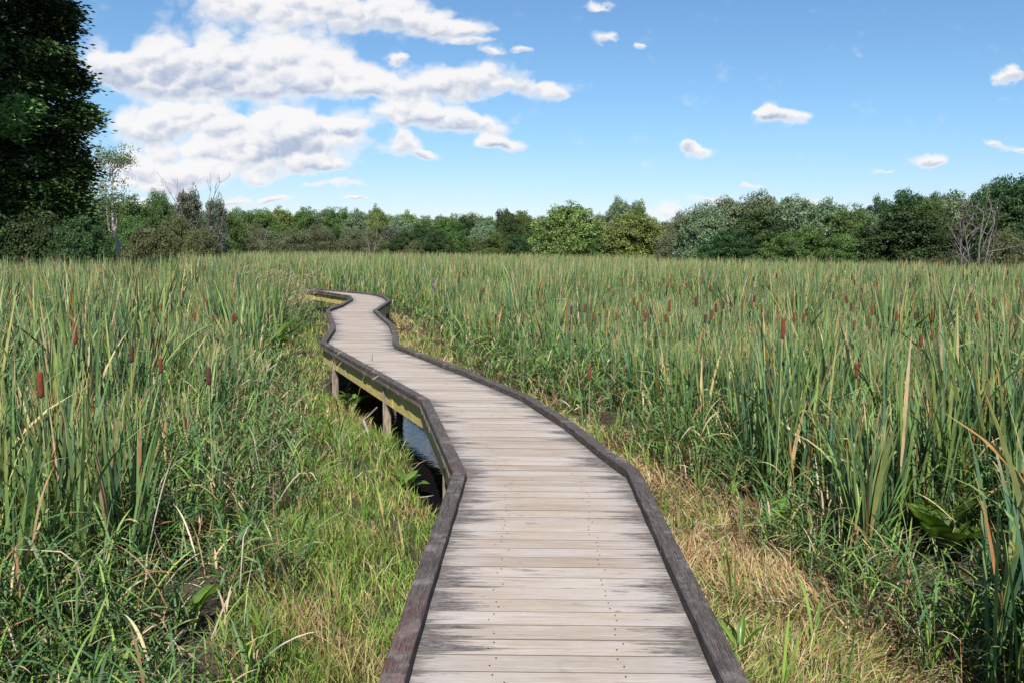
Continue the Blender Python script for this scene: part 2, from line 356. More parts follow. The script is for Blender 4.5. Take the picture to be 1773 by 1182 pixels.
def rails(poly, side):
    o_ = offset(poly, 0.048); i_ = offset(poly, -0.048)
    along = 0.0
    for k in range(len(poly) - 1):
        A, B, Cc, D = o_[k], i_[k], i_[k + 1], o_[k + 1]
        L = float(np.linalg.norm(np.array(poly[k + 1]) - np.array(poly[k]))); ns = max(2, int(L / 0.12))
        dz = 0.0 if side == 'l' else 0.0
        h0, h1 = DECK + 0.004, DECK + 0.062 + (0.004 if k % 2 else 0.0)
        bev = 0.006
        V = []; Fs = []; cols = []
        prof = [(0.0, h0), (0.0, h1 - bev), (bev / 0.096, h1), (1 - bev / 0.096, h1), (1.0, h1 - bev), (1.0, h0)]
        for s_ in range(ns + 1):
            t = s_ / ns; t = min(max(t, 0.0012), 0.9988)
            p = A * (1 - t) + D * t; q = B * (1 - t) + Cc * t
            wob = 0.0015 * math.sin(along * 9 + t * L * 13)
            for j, (a, z) in enumerate(prof):
                x = p * (1 - a) + q * a
                V.append((x[0] + wob, x[1], z)); 
                redz = 1.0 if (side == 'l' and x[1] < 3.75) else (0.8 if side == 'l' and (k == 3 and t < 0.1 or k == 4 and (t < 0.05 or 0.55 < t < 0.62)) else 0.0)
                cols.append((along + t * L, a + (0.3 if j in (0, 5) else 0), redz))
        n = len(prof)
        for s_ in range(ns):
            for j in range(n):
                j2 = (j + 1) % n; Fs.append([s_ * n + j, s_ * n + j2, (s_ + 1) * n + j2, (s_ + 1) * n + j])
        Fs.append(list(range(n))[::-1]); Fs.append([ns * n + j for j in range(n)])
        mesh('edge_rail', V, Fs, M_rail, bw, col=np.array(cols)); along += L + 3.1
        # side beam under the plank ends
        inset_a = offset(poly, 0.0 if side == 'l' else 0.0); inset_b = offset(poly, -0.04 if side == 'l' else 0.04)
        mb = MB(); e = 0.001
        p0, p1 = inset_a[k], inset_a[k + 1]; q0, q1 = inset_b[k], inset_b[k + 1]
        lerp = lambda a, b, t: a * (1 - t) + b * t
        quad = [lerp(p0, p1, e), lerp(q0, q1, e), lerp(q0, q1, 1 - e), lerp(p0, p1, 1 - e)]
        if side == 'r': quad = [quad[1], quad[0], quad[3], quad[2]]
        mb.prism(quad, DECK - 0.265, DECK - 0.031); mb.build('side_beam', M_beam, bw)
rails(RL, 'l'); rails(RR, 'r')
post_spots = []
for side, poly, ys in (('l', EL, [1.2, 4.0, 6.9, 10.26, 13.07, 16.4, 19.8, 22.6, 25.6, 29.25]), ('r', ER, [1.4, 4.3, 7.2, 10.3, 13.3, 16.6, 20.0, 24.0, 27.3])):
    for y in ys:
        x = float(np.interp(y, poly[:, 1], poly[:, 0])) + (0.10 if side == 'l' else -0.10)
        mb = MB(); r = 0.05; mb.prism([(x - r, y - r), (x + r, y - r), (x + r, y + r), (x - r, y + r)], -0.6, DECK - 0.03)
        mb.build('post', M_post, bw, bevel=0.006); post_spots.append((x, y))
for i in range(len(post_spots) // 2 + 4):
    y = 1.3 + i * 2.9
    if y > 25: break
    mb = MB(); a, b = float(xl(y)) + 0.1, float(xr(y)) - 0.1
    mb.prism([(a, y - 0.1), (b, y - 0.1), (b, y - 0.062), (a, y - 0.062)], DECK - 0.26, DECK - 0.032)
    mb.build('cross_beam', M_beam, bw)
# nail heads: two lines, on the joists
V = []; Fs = []; y = -0.8 + 0.068
while y < 16:
    for t in (0.30, 0.68):
        for dy in (-0.028, 0.03):
            x = float(xl(y)) * (1 - t) + float(xr(y)) * t + rng.normal(0, 0.018)
            if rng.random() < 0.12: continue
            x += 0.0; yy = y + dy + rng.normal(0, 0.003); b = len(V)
            for j in range(6): V.append((x + 0.0042 * math.cos(j * 1.047), yy + 0.0042 * math.sin(j * 1.047), DECK + 0.0052))
            Fs.append([b + j for j in range(6)])
    y += 0.137
m_, t_, b_ = mat('nail_rust'); b_.inputs['Base Color'].default_value = (0.05, 0.035, 0.03, 1); b_.inputs['Roughness'].default_value = 0.7
nails = mesh('nail_heads', V, Fs, m_, bw); nails['kind'] = 'stuff'

# ------------------------------------------------------------------ vegetation zones: x limits as a function of y
LS = np.array([(-0.8, 0.0), (-1.1, 3.0), (-1.3, 4.4), (-1.6, 5.86), (-1.8, 8.0), (-2.6, 11.6), (-3.9, 15.3), (-4.9, 19.6), (-5.3, 22.5), (-5.7, 25.3), (-6.5, 27.5), (-8.2, 29.4), (-15, 33.0)])   # short grass | reed grass
LC = np.array([(-2.5, 0.0), (-2.6, 3.5), (-2.75, 5.2), (-2.85, 7.1), (-3.0, 9.0), (-3.7, 12.4), (-5.2, 17.5), (-6.1, 22.5), (-6.35, 25.0), (-6.8, 27.2), (-8.4, 28.9), (-15.5, 32.6)])   # reed grass | cattails
RS = np.array([(1.85, 0.0), (2.1, 4.0), (2.0, 6.6), (1.6, 8.2), (1.0, 10.3), (0.35, 12.2), (-0.5, 14.2), (-1.35, 17.0), (-2.2, 21.5), (-2.9, 24.5), (-3.4, 27.0), (-4.6, 29.0), (-6.6, 30.9), (-14.5, 35.2)])
RC = np.array([(2.7, 0.0), (2.7, 5.5), (2.6, 7.3), (2.2, 9.8), (1.5, 12.4), (0.35, 15.3), (-0.9, 19.0), (-1.6, 23.5), (-2.4, 27.5), (-4.2, 30.0), (-6.4, 31.6), (-14.5, 36.0)])
def lim(T, y): return np.interp(y, T[:, 1], T[:, 0])
def wob(x, y, s, a): return a * (np.sin(x * 1.7 * s + 1.3 * np.sin(y * 1.1 * s)) + np.sin(y * 2.3 * s + 2.1 * np.sin(x * 0.9 * s))) / 2
END = 35.0

def pond(x, y):
    """0..1: the dark pool under and beside the boardwalk"""
    xl_ = xl(y); xr_ = xr(y)
    wl = -0.14 + 0.36 * np.exp(-((y - 8.2) / 0.9) ** 2)
    inside = np.clip((x - (xl_ - wl)) / 0.15, 0, 1) * np.clip(((xr_ - 0.05) - x) / 0.15, 0, 1)
    return inside * np.clip((y - 6.6) / 0.5, 0, 1) * np.clip((15.5 - y) / 1.0, 0, 1)
def gz(x, y):
    z = wob(x, y, 1.0, 0.025) + wob(y, x, 3.1, 0.012)
    return z - 0.42 * pond(x, y)

# ------------------------------------------------------------------ ground, water
def build_ground():
    xs = np.concatenate([[-1500, -500, -200, -90, -50, -30, -20], np.arange(-14, 8.01, 0.14), [12, 20, 30, 50, 90, 200, 500, 1500]])
    ys = np.concatenate([[-300, -100, -30, -10, -3], np.arange(0, 34, 0.16), [36, 40, 50, 70, 100, 160, 300, 800, 2500]])
    X, Y = np.meshgrid(xs, ys); near = (X > -14.5) & (X < 8.5) & (Y > -1) & (Y < 34.5)
    Z = np.where(near, gz(X, Y), 0.0)
    V = np.stack([X, Y, Z], -1).reshape(-1, 3); n = len(xs)
    i, j = np.meshgrid(np.arange(len(ys) - 1), np.arange(n - 1), indexing='ij')
    a = (i * n + j).ravel(); Fq = np.stack([a, a + 1, a + n + 1, a + n], 1)
    m, t, b = mat('marsh_mud'); geo = t.n.new('ShaderNodeNewGeometry'); P = geo.outputs['Position']
    c = t.mix(t.smooth(t.noise(P, 3.0, 5), 0.35, 0.65), (0.022, 0.017, 0.011, 1), (0.06, 0.045, 0.022, 1))
    c = t.mix(t.smooth(t.noise(P, 0.9, 3), 0.5, 0.65, 0, 0.5), c, (0.035, 0.05, 0.016, 1))
    c = t.mix(t.smooth(t.noise(P, 40.0, 3), 0.6, 0.75, 0, 0.7), c, (0.22, 0.15, 0.08, 1))
    t.l.new(c, b.inputs['Base Color']); b.inputs['Roughness'].default_value = 0.9
    o = mesh('ground', V, Fq, m, smooth=True); tag(o, 'dark marsh mud under the grasses', kind='structure')
    mw, t, b = mat('pool_water'); b.inputs['Base Color'].default_value = (0.006, 0.006, 0.007, 1); b.inputs['Roughness'].default_value = 0.03
    b.inputs['IOR'].default_value = 1.33; geo = t.n.new('ShaderNodeNewGeometry')
    bp = t.n.new('ShaderNodeBump'); bp.inputs['Strength'].default_value = 0.25; bp.inputs['Distance'].default_value = 0.01
    t.l.new(t.noise(geo.outputs['Position'], 9.0, 3), bp.inputs['Height']); t.l.new(bp.outputs[0], b.inputs['Normal'])
    V = [(-4.6, 6.3, -0.13), (1.2, 6.3, -0.13), (1.2, 15.8, -0.13), (-4.6, 15.8, -0.13)]
    o = mesh('water', V, [[0, 1, 2, 3]], mw); tag(o, 'dark pool of still water beside the boardwalk', kind='structure')
build_ground()

# ------------------------------------------------------------------ blades
def blades(P, L, W, az, th0, bend, S, c0, c1, tip0=0.7, prof='cat', tw=None, pw=1.6, kink=None, kang=None):
    """P (N,3) roots; returns vertex, face and colour arrays of N curved tapering blades with S segments"""
    N = len(P); s = np.linspace(0, 1, S + 1)
    th = th0[:, None] + bend[:, None] * s[None, :] ** pw
    if kink is not None: th = th + np.where(s[None, :] > kink[:, None], kang[:, None], 0.0)
    th = np.clip(th, -3.0, 3.0)
    ca, sa = np.cos(az)[:, None], np.sin(az)[:, None]
    d = np.stack([np.sin(th) * ca, np.sin(th) * sa, np.cos(th)], -1)
    step = 0.5 * (d[:, 1:] + d[:, :-1]) * (L / S)[:, None, None]
    ctr = np.concatenate([np.zeros((N, 1, 3)), np.cumsum(step, 1)], 1) + P[:, None, :]
    ctr[..., 2] = np.maximum(ctr[..., 2], 0.012 + (P[:, None, 2] if P.ndim == 2 else 0))
    if tw is None: tw = rng.uniform(-1.2, 1.2, N)
    side = np.stack([-sa * np.ones_like(th), ca * np.ones_like(th), np.zeros_like(th)], -1)
    nrm = np.stack([np.cos(th) * ca, np.cos(th) * sa, -np.sin(th)], -1)
    twv = (tw[:, None] * (0.6 + 0.8 * s[None, :]))[..., None]
    wd = np.cos(twv) * side + np.sin(twv) * nrm
    if prof == 'cat': pr = np.where(s < 0.62, 0.75 + 0.25 * np.minimum(s / 0.3, 1), np.clip(1 - ((s - 0.62) / 0.38) ** 1.7, 0.03, 1))
    elif prof == 'grass': pr = np.clip(np.sin(np.pi * np.clip(0.18 + 0.82 * s, 0, 1)) ** 0.7, 0.04, 1)
    else: pr = np.where(s < 0.99, 1.0, 0.3)
    hw = (W[:, None] * 0.5 * pr[None, :])[..., None] * wd
    V = np.stack([ctr - hw, ctr + hw], 2).reshape(-1, 3)
    f = np.clip((s[None, :] - tip0[:, None]) / 0.18, 0, 1)[..., None] if isinstance(tip0, np.ndarray) else np.broadcast_to(np.clip((s - tip0) / 0.25, 0, 1)[None, :, None], (N, S + 1, 1))
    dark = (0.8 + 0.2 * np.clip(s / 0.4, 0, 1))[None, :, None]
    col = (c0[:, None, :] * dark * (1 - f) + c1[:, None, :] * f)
    col = np.repeat(col[:, :, None, :], 2, 2).reshape(-1, 3)
    k = np.arange(S)[None, :] * 2 + np.arange(N)[:, None] * (S + 1) * 2
    Fq = np.stack([k, k + 1, k + 3, k + 2], -1).reshape(-1, 4)
    return V, Fq, col
class Acc:
    def __init__(s): s.V = []; s.F = []; s.C = []; s.n = 0
    def add(s, V, Fq, c): s.V.append(V); s.F.append(Fq + s.n); s.C.append(c); s.n += len(V)
    def build(s, name, m, **k): return mesh(name, np.concatenate(s.V), np.concatenate(s.F), m, col=np.concatenate(s.C), smooth=True, **k)
def tint(N, base, var=0.2, hue=0.12):
    b = np.array(base)[None, :] * (1 + rng.uniform(-var, var, (N, 1))); b = b * (1 + rng.uniform(-hue, hue, (N, 3))); return np.clip(b, 0.003, 0.9)
def pick(N, table):
    """table of (weight, colour, variation)"""
    w = np.array([t[0] for t in table], float); w /= w.sum(); k = rng.choice(len(table), N, p=w)
    out = np.zeros((N, 3))
    for i, t in enumerate(table):
        q = k == i; out[q] = tint(q.sum(), t[1], t[2], 0.08)
    return out
def scatter(y0, y1, dens, xa=None, xb=None):
    """random points in the wedge the photo could see, y0..y1, dens per m2"""
    xm = 0.66 * y1 + 2.2; n = int((y1 - y0) * 2 * xm * dens); y = rng.uniform(y0, y1, n); x = rng.uniform(-xm, xm, n)
    q = np.abs(x) < 0.66 * y + 2.2; x, y = x[q], y[q]; return x, y
def patch(x, y, s, seed=0):
    """smooth 0..1 patchiness"""
    v = np.sin(x * s + 1.7 * np.sin(y * s * 0.7 + seed)) + np.sin(y * s * 1.3 + 2.2 * np.sin(x * s * 0.6 + seed * 2)) + np.sin((x + y) * s * 0.45 + seed * 3)
    return 0.5 + v / 6

# ---- brown cattail heads seen in the photograph: pixel centre, length in pixels, label
HEADS = [
 (70,665,58,'largest brown cattail head, at the left edge of the photo among wide leaves'),
 (130,578,42,'tall upright brown cattail head in the left reed bed, right of the largest one'),
 (227,612,42,'slightly tilted rough brown cattail head in the middle of the left reed bed'),
 (278,632,36,'half hidden reddish cattail head behind green leaves left of the lone straight one'),
 (361,650,46,'lone straight dark red cattail head on a bare green stalk beside pale dried grass'),
 (183,475,16,'small brown cattail head high in the left reed bed, second from the left there'),
 (253,481,12,'tiny brown cattail head high in the left reed bed nearest the bare dead tree'),
 (56,508,22,'dark brown cattail head near the left edge, above the wide leaves'),
 (337,548,22,'thin brown cattail head in the left reed bed, right of the tilted one'),
 (287,590,24,'thin shaded cattail head just above the half hidden reddish one'),
 (17,600,26,'dark red cattail head cut close to the left edge of the photo'),
 (342,484,14,'tiny dark cattail head standing above the left bed toward the dried plumes'),
 (1355.7,568.6,41,'tallest straight brown cattail head on a pale stalk in the right reed bed'),
 (1483,641,36,'front brown cattail head of the close pair low in the right reed bed'),
 (1490,622,28,'rear brown cattail head of the close pair low in the right reed bed'),
 (1479.5,563,26,'brown cattail head with a pale tip above the close pair on the right'),
 (1436,574,22,'thin brown cattail head between the tallest one and the pale tipped one'),
 (1594,589,31,'long brown cattail head partly behind a leaf near the right edge'),
 (1614.6,580,26,'leaning brown cattail head just right of the long half hidden one'),
 (1614,541,20,'brown cattail head standing highest among the three near the right edge'),
 (1221,552,23,'dark blackish cattail head left of the tallest one on the right'),
 (1205,523,22,'straight brown cattail head above and left of the blackish one'),
 (1159.5,529.4,25,'thick brown cattail head under an arching yellow leaf right of the boardwalk'),
 (1153,551,20,'lower brown cattail head directly below the thick one under the arching leaf'),
 (1177,503,18,'brown cattail head highest in the cluster right of the boardwalk'),
 (1110,516,18,'upper head of the two thin brown cattails nearest the middle of the right bed'),
 (1104,530,22,'lower head of the two thin brown cattails nearest the middle of the right bed'),
 (1067,547.7,20,'brown cattail head leaning a little, left of the two thin ones'),
 (1052,543,14,'small brown cattail head between the leaning one and the leftmost of that row'),
 (1027,548,18,'brown cattail head at the left end of the row right of the boardwalk bend'),
 (1180.5,551,12,'short brown cattail head between the thick one and the blackish one'),
 (1021,644.5,18,'lowest reddish cattail head, beside the green grass near the right rail'),
 (1222,510.6,10,None),(1320,534.6,14,None),(1465.6,508.5,9,None),(1123,500,8,None),(1003.5,495,12,None),(1003,534,9,None),(1508,561,12,None),
 (836,502,14,None),(777.6,491.4,9,None),(909,516,10,None),(907,549,12,None),(621.7,462,6,None),(1400,520,8,None),(1570,505,8,None),(1690,520,10,None),(445,470,8,None),(100,470,9,None)]
head_pos = []
_r = random.Random(5)
for _i in range(110):
    _y = 455 + 100 * _r.random() ** 1.3; _x = _r.uniform(960, 1760) if _i % 5 else _r.uniform(20, 420)
    HEADS.append((_x, _y, 7 + (_y - 455) * 0.15 + _r.uniform(0, 3), None))
for (px, py, ln, lab) in HEADS:
    d = ray(px, py); D = 0.205 * F / ln; z = H + d[2] / d[1] * D
    zz = min(max(z, 1.25), 1.85)
    if py > 470: D = (zz - H) / (d[2] / d[1])
    head_pos.append((d[0] / d[1] * D, D, zz, lab, ln * D / F))

def cattail_field():
    A = Acc(); U = Acc()
    greens = [(5, (0.158, 0.245, 0.080), 0.26), (3.4, (0.088, 0.165, 0.080), 0.22), (2.4, (0.21, 0.285, 0.075), 0.2), (1.1, (0.32, 0.31, 0.11), 0.2), (0.7, (0.50, 0.37, 0.20), 0.25), (0.35, (0.38, 0.18, 0.07), 0.25)]
    tips = [(1.6, (0.24, 0.29, 0.10), 0.2), (2.6, (0.46, 0.38, 0.18), 0.2), (1.6, (0.50, 0.36, 0.20), 0.2), (0.9, (0.40, 0.19, 0.08), 0.2)]
    hp = np.array([(a, b, c) for a, b, c, *_ in head_pos]); hlen = np.array([h[4] for h in head_pos])
    bands = [(1.0, 9, 36, 7, 8, 1.0), (9, 16, 30, 6, 6, 1.1), (16, 28, 24, 5, 5, 1.25), (28, 48, 11, 4, 4, 1.7), (48, 80, 4.5, 4, 3, 2.6), (80, 165, 1.0, 4, 2, 5.0)]
    for (y0, y1, dens, nl, S, wf) in bands:
        x, y = scatter(y0, y1, dens)
        lc = lim(LC, y); rc = lim(RC, y); e = wob(x, y, 1.2, 0.35)
        q = ((x < lc + e) & (y < END)) | ((x > rc + e) & (y < 36)) | (y >= 36)
        q |= (y < END) & (x < lc - 3.5)
        # path corridor on the far left leg
        q &= ~((y > 28) & (y < 36) & (x > xl(y) - 0.7) & (x < xr(y) + 0.5))
        # right-hand bed ends at the near trees, the left one at the big tree
        far = np.interp(x / np.maximum(y, 1), [-0.62, -0.5, -0.36, -0.2, 0.05, 0.2, 0.34, 0.5, 0.6], [27.5, 30, 62, 118, 135, 92, 66, 60, 48])
        q &= (y < far) & (((x - 3.1) / 0.5) ** 2 + ((y - 5.7) / 0.7) ** 2 > 1)
        x, y = x[q], y[q]; n = len(x)
        hs = np.interp(y, [0, 8, 20, 45, 90], [1.02, 1.0, 0.97, 0.91, 0.86]) * (1 + 0.07 * (patch(x, y, 1.6, 1) - 0.5) * 2) * (1 + rng.normal(0, 0.055, n))
        # lower towards the grass margin
        marg = np.where(x < 0, lc[q] + e[q] - x, x - rc[q] - e[q]); marg = np.where(y > 33, 9, marg)
        hs *= np.interp(marg, [0, 0.8], [0.72, 1.0])
        fa = rng.uniform(0, math.pi, n)
        for k in range(nl):
            sgn = 1 if k % 2 else -1
            L = hs * (1.98 - 0.66 * rng.random(n) ** 1.4) * (0.86 if k > 4 else 1.0)
            az = fa + (0 if sgn > 0 else math.pi) + rng.normal(0, 0.35, n)
            th0 = np.abs(rng.normal(0.07, 0.07, n)) + 0.012 * k
            bend = np.abs(rng.normal(0.18, 0.17, n)); arch = rng.random(n) < 0.08; bend[arch] += rng.uniform(0.5, 1.3, arch.sum())
            W = rng.uniform(0.014, 0.031, n) * wf ** 0.72
            c0 = pick(n, greens); c1 = np.where((rng.random(n) < 0.55)[:, None], pick(n, tips), c0)
            t0 = rng.uniform(0.70, 0.99, n)
            rt_ = np.stack([x + np.cos(az) * 0.02 * sgn, y + np.sin(az) * 0.02, np.where(y < 33, gz(x, y), 0.0)], 1)
            kk = None; ka = None; pk = rng.random(n) < 0.05
            kk = rng.uniform(0.55, 0.9, n); ka = np.where(pk, rng.uniform(1.0, 2.2, n), 0.0)
            keep = rng.random(n) < 0.95
            # leave room for the heads and their stalks
            if y0 < 28:
                tipx = x + np.cos(az) * np.sin(th0) * L; 
                for (hx, hy, hz), hl in zip(hp, hlen):
                    if hy > y1 + 1.5 or hy < y0 - 0.5: continue
                    tt = y / hy; near = (y < hy + 0.08) & (y > hy - 1.9 - 0.14 * hy)
                    lat = np.abs(x - hx * tt); zr = H + (hz - H) * tt
                    hit = near & (lat < 0.09 + 0.018 * hy) & (L > zr - 0.24); L = np.where(hit, np.maximum(zr - rng.uniform(0.18, 0.4, n), 0.5), L)
            sel = keep
            if sel.sum() == 0: continue
            g_ = lambda a: a[sel]
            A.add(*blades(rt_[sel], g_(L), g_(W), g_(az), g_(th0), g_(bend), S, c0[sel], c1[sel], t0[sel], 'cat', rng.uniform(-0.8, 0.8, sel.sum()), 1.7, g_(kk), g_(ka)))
    o = A.build('cattail_leaves', M_blade); tag(o, 'dense bed of tall blue green cattail leaves with tan tips filling the marsh', 'cattails', kind='stuff')
cattail_field()

def reed_grass():
    A = Acc()
    bands = [(0.8, 6, 160, 8, 1.15), (6, 10, 125, 6, 1.25), (10, 18, 75, 5, 1.6), (18, 34, 38, 4, 2.3)]
    cols = [(5, (0.090, 0.170, 0.058), 0.25), (3, (0.13, 0.225, 0.050), 0.25), (1.6, (0.22, 0.31, 0.065), 0.2), (1.3, (0.48, 0.37, 0.21), 0.2), (0.7, (0.30, 0.16, 0.08), 0.2)]
    for (y0, y1, dens, S, wf) in bands:
        x, y = scatter(y0, y1, dens * 1.15)
        e = wob(x, y, 1.6, 0.22); ls = lim(LS, y) + e; lc = lim(LC, y) - 0.9 + e; rs = lim(RS, y) + e; rc = lim(RC, y) + 1.1 + e
        zl = (x < ls) & (x > lc); zr = (x > rs) & (x < rc); q = (zl | zr) & (y < 33) & ~((x > xl(y) - 0.25) & (x < xr(y) + 0.25))
        q &= rng.random(len(x)) < np.where(zl, np.clip((ls - x) / 0.5, 0.25, 1), np.clip((x - rs) / 0.5, 0.2, 1)) 
        q &= rng.random(len(x)) < np.clip(patch(x, y, 4.2, 4) * 2.4 - 0.35, 0.12, 1)
        q &= ((x - 3.05) / 0.42) ** 2 + ((y - 5.6) / 0.6) ** 2 > 1
        x, y = x[q], y[q]; n = len(x)
        near = np.where(x < -0.5 - 0.18 * y, lim(LS, y) - x, x - lim(RS, y))
        hh = np.interp(near, [-0.2, 0.5, 1.3, 2.2], [0.32, 0.52, 0.80, 1.0]) * (0.8 + 0.4 * patch(x, y, 2.2, 9)) * np.interp(y, [0, 14, 26], [1.0, 1.0, 0.85])
        # a stem with leaves leaving it at several heights
        saz = rng.uniform(0, 2 * math.pi, n); sth = np.abs(rng.normal(0.14, 0.12, n)); sL = hh * rng.uniform(0.7, 1.15, n)
        cs = pick(n, cols); base = np.stack([x, y, gz(x, y)], 1)
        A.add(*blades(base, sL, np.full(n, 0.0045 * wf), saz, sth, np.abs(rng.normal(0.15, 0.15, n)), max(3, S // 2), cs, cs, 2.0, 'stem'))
        nl = 6 if y0 < 10 else 5
        for k in range(nl):
            f = (k + 0.6) / nl; r = sL * f
            p = base + np.stack([np.sin(sth) * np.cos(saz) * r, np.sin(sth) * np.sin(saz) * r, np.cos(sth) * r], 1)
            L = rng.uniform(0.16, 0.38, n) * (0.75 + 0.5 * hh); az = rng.uniform(0, 2 * math.pi, n)
            th0 = rng.uniform(0.3, 1.0, n); bend = rng.uniform(0.4, 1.5, n); c = pick(n, cols)
            if k == 0: dead = rng.random(n) < 0.5; c[dead] = pick(dead.sum(), [(3, (0.40, 0.28, 0.15), 0.3), (1, (0.2, 0.11, 0.06), 0.3)])
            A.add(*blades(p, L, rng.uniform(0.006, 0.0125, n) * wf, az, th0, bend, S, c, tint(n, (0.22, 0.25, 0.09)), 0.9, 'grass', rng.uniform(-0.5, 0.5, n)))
    o = A.build('reed_grass', M_grass); tag(o, 'knee high arching dark green marsh grass between the mown strips and the cattails', 'grass', kind='stuff')
reed_grass()

def short_grass():
    A = Acc()
    bands = [(1.5, 5.2, 4200, 4, 1.0), (5.2, 8, 2700, 3, 1.25), (8, 13, 1300, 3, 1.7), (13, 20, 380, 3, 2.5), (20, 34, 170, 2, 3.6)]
    cols = [(5, (0.185, 0.285, 0.045), 0.25), (3, (0.105, 0.19, 0.035), 0.25), (2.2, (0.30, 0.36, 0.08), 0.2), (1.2, (0.47, 0.38, 0.18), 0.2)]
    for (y0, y1, dens, S, wf) in bands:
        ny = int((y1 - y0) * 2.6 * dens); y = rng.uniform(y0, y1, ny)
        x = lim(LS, y) - 0.5 + rng.random(ny) * 2.6
        e = wob(x, y, 1.6, 0.22); q = (x > lim(LS, y) + e - 0.35) & (x < xl(y) + 0.05) & (pond(x, y) < 0.25)
        q &= rng.random(ny) < np.clip(0.1 + patch(x, y, 9.0, 2) * 1.3, 0, 1)
        x, y = x[q], y[q]; n = len(x); L = rng.uniform(0.06, 0.19, n) * (0.7 + 0.75 * patch(x, y, 3.0, 5)) * np.where(rng.random(n) < 0.06, 1.7, 1)
        straw = np.clip(patch(x, y, 5.3, 8) * 1.8 - 0.95, 0.03, 0.7)
        c = pick(n, cols) * (0.72 + 0.5 * patch(x, y, 6.5, 13))[:, None]; dd = rng.random(n) < straw; c[dd] = pick(dd.sum(), [(3, (0.42, 0.31, 0.14), 0.3), (1, (0.28, 0.17, 0.08), 0.3)])
        A.add(*blades(np.stack([x, y, gz(x, y) - 0.01], 1), L, rng.uniform(0.003, 0.0065, n) * wf, rng.uniform(0, 2 * math.pi, n), np.abs(rng.normal(0.25, 0.22, n)), rng.uniform(0.2, 1.2, n), S, c, c * 1.15, 0.6, 'grass'))
    o = A.build('short_grass', M_grass); tag(o, 'bright yellow green short grass strip along the left side of the boardwalk', 'grass', kind='stuff')
    # right strip: dead straw tangled with green shoots
    A = Acc(); B = Acc()
    for (y0, y1, dens, S, wf) in bands:
        ny = int((y1 - y0) * 2.6 * dens * 0.95); y = rng.uniform(y0, y1, ny)
        x = xr(y) - 0.06 + rng.random(ny) * 2.4
        e = wob(x, y, 1.6, 0.22); q = (x < lim(RS, y) + e + 0.5); q &= rng.random(ny) < np.clip((lim(RS, y) + 0.5 - x) / 0.6, 0.3, 1)
        x, y = x[q], y[q]; n = len(x); cl = patch(x, y, 7.3, 3)
        L = rng.uniform(0.07, 0.24, n) * (0.65 + 0.8 * cl); th = np.clip(np.abs(rng.normal(0.75, 0.5, n)), 0, 1.5)
        az = 2 * math.pi * patch(x, y, 1.9, 6) * 2 + rng.normal(0, 0.9, n)
        gr = rng.random(n) < np.interp(patch(x, y, 2.4, 11), [0.35, 0.7], [0.10, 0.50])
        c = pick(n, [(4, (0.47, 0.355, 0.175), 0.25), (3, (0.38, 0.25, 0.11), 0.25), (1.4, (0.60, 0.44, 0.28), 0.2), (1.6, (0.22, 0.10, 0.05), 0.3)])
        s_ = ~gr
        B.add(*blades(np.stack([x, y, gz(x, y) - 0.005], 1)[s_], L[s_], rng.uniform(0.003, 0.007, s_.sum()) * wf, az[s_], th[s_], rng.uniform(0.1, 1.3, s_.sum()), S, c[s_], c[s_], 2.0, 'grass'))
        c = pick(n, cols)
        A.add(*blades(np.stack([x, y, gz(x, y) - 0.005], 1)[gr], L[gr] * 0.95, rng.uniform(0.003, 0.0065, gr.sum()) * wf, az[gr], th[gr] * 0.5, rng.uniform(0.2, 1.1, gr.sum()), S, c[gr], c[gr], 2.0, 'grass'))
    # longer dead stalks lying about, mostly right, a few left
    for (y0, y1, dens, wf) in ((1.5, 7, 60, 1.0), (7, 14, 30, 1.5)):
        ny = int((y1 - y0) * 6 * dens); y = rng.uniform(y0, y1, ny); x = rng.uniform(-3.4, 3.4, ny); x = np.where(y > 8, x - (y - 8) * 0.35, x)
        q = ~((x > xl(y) - 0.05) & (x < xr(y) + 0.02)) & (pond(x, y) < 0.2) & (rng.random(ny) < np.where(x > xr(y), 0.9, 0.2)); x, y = x[q], y[q]; n = len(x)
        c = pick(n, [(4, (0.50, 0.38, 0.23), 0.25), (2, (0.36, 0.22, 0.11), 0.25), (1, (0.62, 0.54, 0.42), 0.2)])
        zz = gz(x, y) + rng.uniform(0.0, 0.16, n); B.add(*blades(np.stack([x, y, zz], 1), rng.uniform(0.10, 0.34, n), rng.uniform(0.003, 0.006, n) * wf, rng.uniform(0, 2 * math.pi, n), rng.uniform(0.6, 1.5, n), rng.uniform(-0.3, 1.2, n), 5, c, c, 2.0, 'grass'))
    o = A.build('green_shoots', M_grass); tag(o, 'short green shoots coming up through the straw right of the boardwalk', 'grass', kind='stuff')
    o = B.build('straw', M_straw); tag(o, 'tangled tan dead straw strewn beside the right rail', 'straw', kind='stuff')
short_grass()

